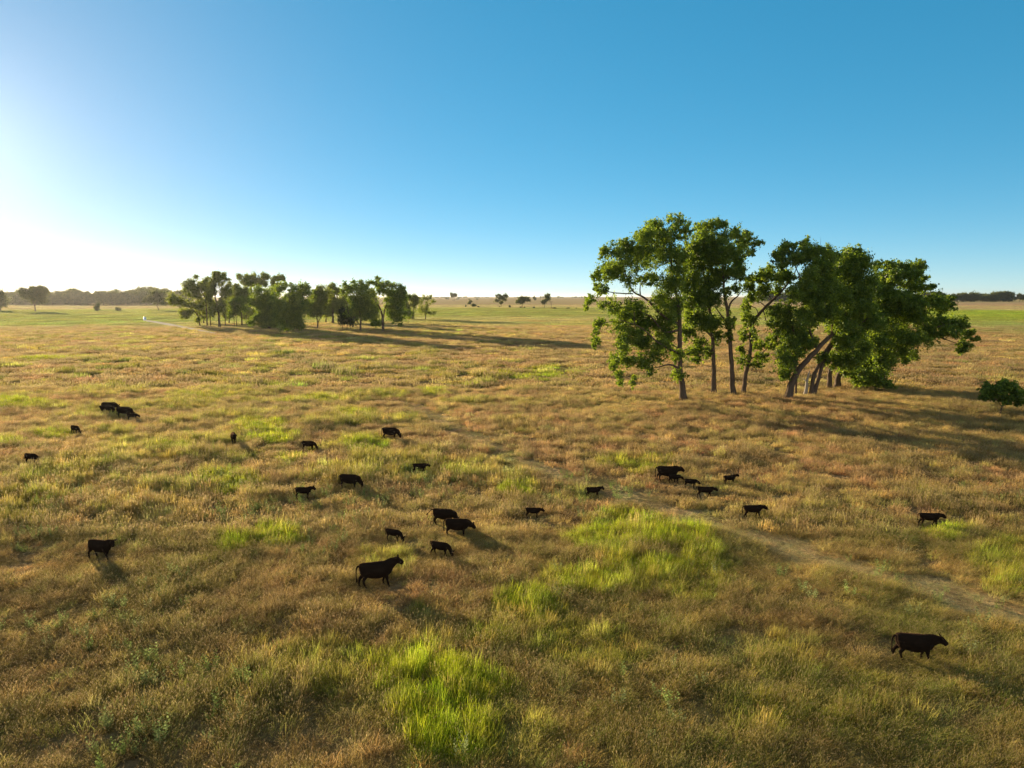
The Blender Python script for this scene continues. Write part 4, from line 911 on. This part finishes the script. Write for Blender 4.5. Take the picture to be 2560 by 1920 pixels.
    res.materials.clear(); res.materials.append(HIDE)
    return res
STAND = dict(poll=(1.10, 0, 1.36), muzzle=(1.42, 0, 1.06)); LEVEL = dict(poll=(1.14, 0, 1.22), muzzle=(1.46, 0, .96)); FWD = dict(poll=(1.12, 0, 1.40), muzzle=(1.47, 0, 1.16))
GRAZE = dict(poll=(1.18, 0, .62), muzzle=(1.28, 0, .22)); LOW = dict(poll=(1.17, 0, .96), muzzle=(1.42, 0, .66))
WALK = [(.22, -.14), (-.18, .20)]; STILL = [(.03, .02), (-.06, -.08)]; STEP = [(.10, .12), (-.12, -.16)]
HERD = 'black cattle scattered over the pasture'
CATTLE = [  # left x, right x, back top y, feet y, pose, heading (deg, + away), calf, head turn, legs, tail, label
    (59, 105, 1127, 1160, GRAZE, -14, True, 0, STEP, 'short', 'black calf grazing alone nearest the left picture edge'),
    (174, 210, 1057, 1086, GRAZE, -28, True, 0, STILL, 'short', 'black calf with head down behind the leftmost grazing calf'),
    (253, 303, 1003, 1032, LOW, -6, False, 0, STILL, 'hang', 'cow standing at the back of the tight far left cluster'),
    (248, 291, 1013, 1037, LOW, 0, True, 0, STEP, 'short', 'calf standing in front of the rear cow in the far left cluster'),
    (290, 339, 1014, 1044, GRAZE, -8, False, 0, STEP, 'hang', 'cow with lowered head leading the tight far left cluster'),
    (317, 352, 1033, 1052, LOW, -4, True, 0, STILL, 'short', 'small calf deep in grass under the head of the leading far left cow'),
    (573, 600, 1080, 1112, LEVEL, -68, True, .35, STILL, 'swish', 'black calf facing the viewer with its thin tail swung out left'),
    (217, 300, 1337, 1395, STAND, -14, False, -.75, WALK, 'hang', 'brownish black cow walking on the left with sunlit ears, head turned'),
    (953, 1005, 1068, 1098, GRAZE, -10, False, 0, STEP, 'hang', 'cow grazing beyond all others in the middle of the field'),
    (752, 797, 1105, 1128, GRAZE, -6, True, 0, STILL, 'short', 'calf grazing between the tail swinging calf and the farthest middle cow'),
    (1029, 1077, 1159, 1184, LEVEL, 2, True, 0, WALK, 'short', 'slim calf stepping right beside the trampled trail bend'),
    (846, 910, 1181, 1221, GRAZE, -8, False, 0, STILL, 'hang', 'cow grazing with a straight back above the alert standing calf'),
    (735, 791, 1215, 1248, STAND, 2, True, 0, STILL, 'short', 'alert calf standing sideways with its head raised'),
    (1078, 1150, 1266, 1312, GRAZE, -12, False, 0, STEP, 'swish', 'cow swinging her tail behind the heavy cow of the central pair'),
    (1108, 1191, 1292, 1340, LOW, -6, False, 0, STILL, 'hang', 'heavy long bodied cow grazing in front of the tail swinging cow'),
    (961, 1014, 1311, 1354, GRAZE, -24, True, 0, STEP, 'short', 'calf nosing the grass left of the central pair of cows'),
    (1073, 1137, 1342, 1392, GRAZE, -22, True, 0, WALK, 'short', 'big calf grazing just below the central pair of cows'),
    (893, 1008, 1388, 1466, FWD, 18, False, -.3, STEP, 'hang', 'large black cow standing in the foreground and looking right, head high'),
    (1311, 1362, 1261, 1296, LEVEL, -8, True, 0, STILL, 'short', 'calf standing by itself left of the trail in the centre right'),
    (1462, 1511, 1211, 1244, STAND, 0, True, -.4, STEP, 'short', 'long legged calf standing on the trampled trail'),
    (1638, 1710, 1160, 1203, LEVEL, -8, False, 0, STEP, 'hang', 'cow heading the right hand file with a calf at her belly'),
    (1668, 1709, 1186, 1208, LOW, -6, True, 0, STILL, 'short', 'calf pressed against the belly of the cow in the right hand file'),
    (1708, 1750, 1194, 1220, LOW, -12, True, 0, STILL, 'short', 'calf half hidden in grass between the file cow and the lower calf'),
    (1740, 1793, 1211, 1245, LEVEL, -12, True, 0, WALK, 'short', 'calf at the lower right end of the right hand file'),
    (1806, 1849, 1187, 1211, FWD, 10, True, 0, STILL, 'short', 'small calf with raised head off to the right of the file'),
    (1854, 1919, 1259, 1297, LEVEL, 2, True, 0, WALK, 'short', 'young black bullock striding right across the trail edge'),
    (2294, 2361, 1279, 1318, LEVEL, -8, True, 0, STEP, 'short', 'black heifer walking alone toward the right picture edge'),
    (2231, 2358, 1577, 1650, LEVEL, -10, False, -.1, STEP, 'hang', 'nearest black cow, walking through tall grass in the lower right corner'),
]
COWXY = []
def build_herd():
    for i, (x0, x1, yt, yf, pose, yaw, calf, turn, legs, tail, label) in enumerate(CATTLE):
        me = body(pose['poll'], pose['muzzle'], turn, legs, tail, calf, 500 + i); me.name = 'calf' if calf else 'cow'
        v = np.empty(len(me.vertices) * 3, np.float32); me.vertices.foreach_get('co', v); v = v.reshape(-1, 3)
        a = R(yaw); xr = v[:, 0] * math.cos(a) - v[:, 1] * math.sin(a)
        g = ground((x0 + x1) / 2, yf); zc = g[1] * CP + (CAM_H - g[2]) * SP
        xv = xr if tail != 'swish' else xr[v[:, 0] > -1.0]
        s = (x1 - x0) / FPX * zc / (xv.max() - xv.min())
        o = link('calf' if calf else 'cow', me)
        o.scale = (s, s, s); o.rotation_euler = (0, 0, a)
        X = (x0 - CX) / FPX * zc - xv.min() * s
        o.location = (X, g[1], float(gz(X, g[1])) - .02)
        COWXY.append((X, g[1], s))
        tag(o, label, 'calf' if calf else 'cow', HERD)
build_herd()

build_grass()

# ------------------------------------------------------------------ air
def haze():
    m = bpy.data.materials.new('thin_air'); m.use_nodes = True; t = m.node_tree; t.nodes.clear()
    out = t.nodes.new('ShaderNodeOutputMaterial'); v = t.nodes.new('ShaderNodeVolumePrincipled')
    v.inputs['Color'].default_value = (.93, .93, .93, 1); v.inputs['Density'].default_value = .00002; v.inputs['Anisotropy'].default_value = .6
    t.links.new(v.outputs[0], out.inputs['Volume'])
    mb = MB(); S, z0, z1 = 48000, -3.0, 42.0
    V = [(x, y, z) for z in (z0, z1) for y in (-S, S) for x in (-S, S)]
    mb.add([np.array(v_) for v_ in V], [(0, 2, 3, 1), (4, 5, 7, 6), (0, 1, 5, 4), (2, 6, 7, 3), (0, 4, 6, 2), (1, 3, 7, 5)])
    tag(link('haze', mb.build('haze', m, False)), kind='stuff')
haze()
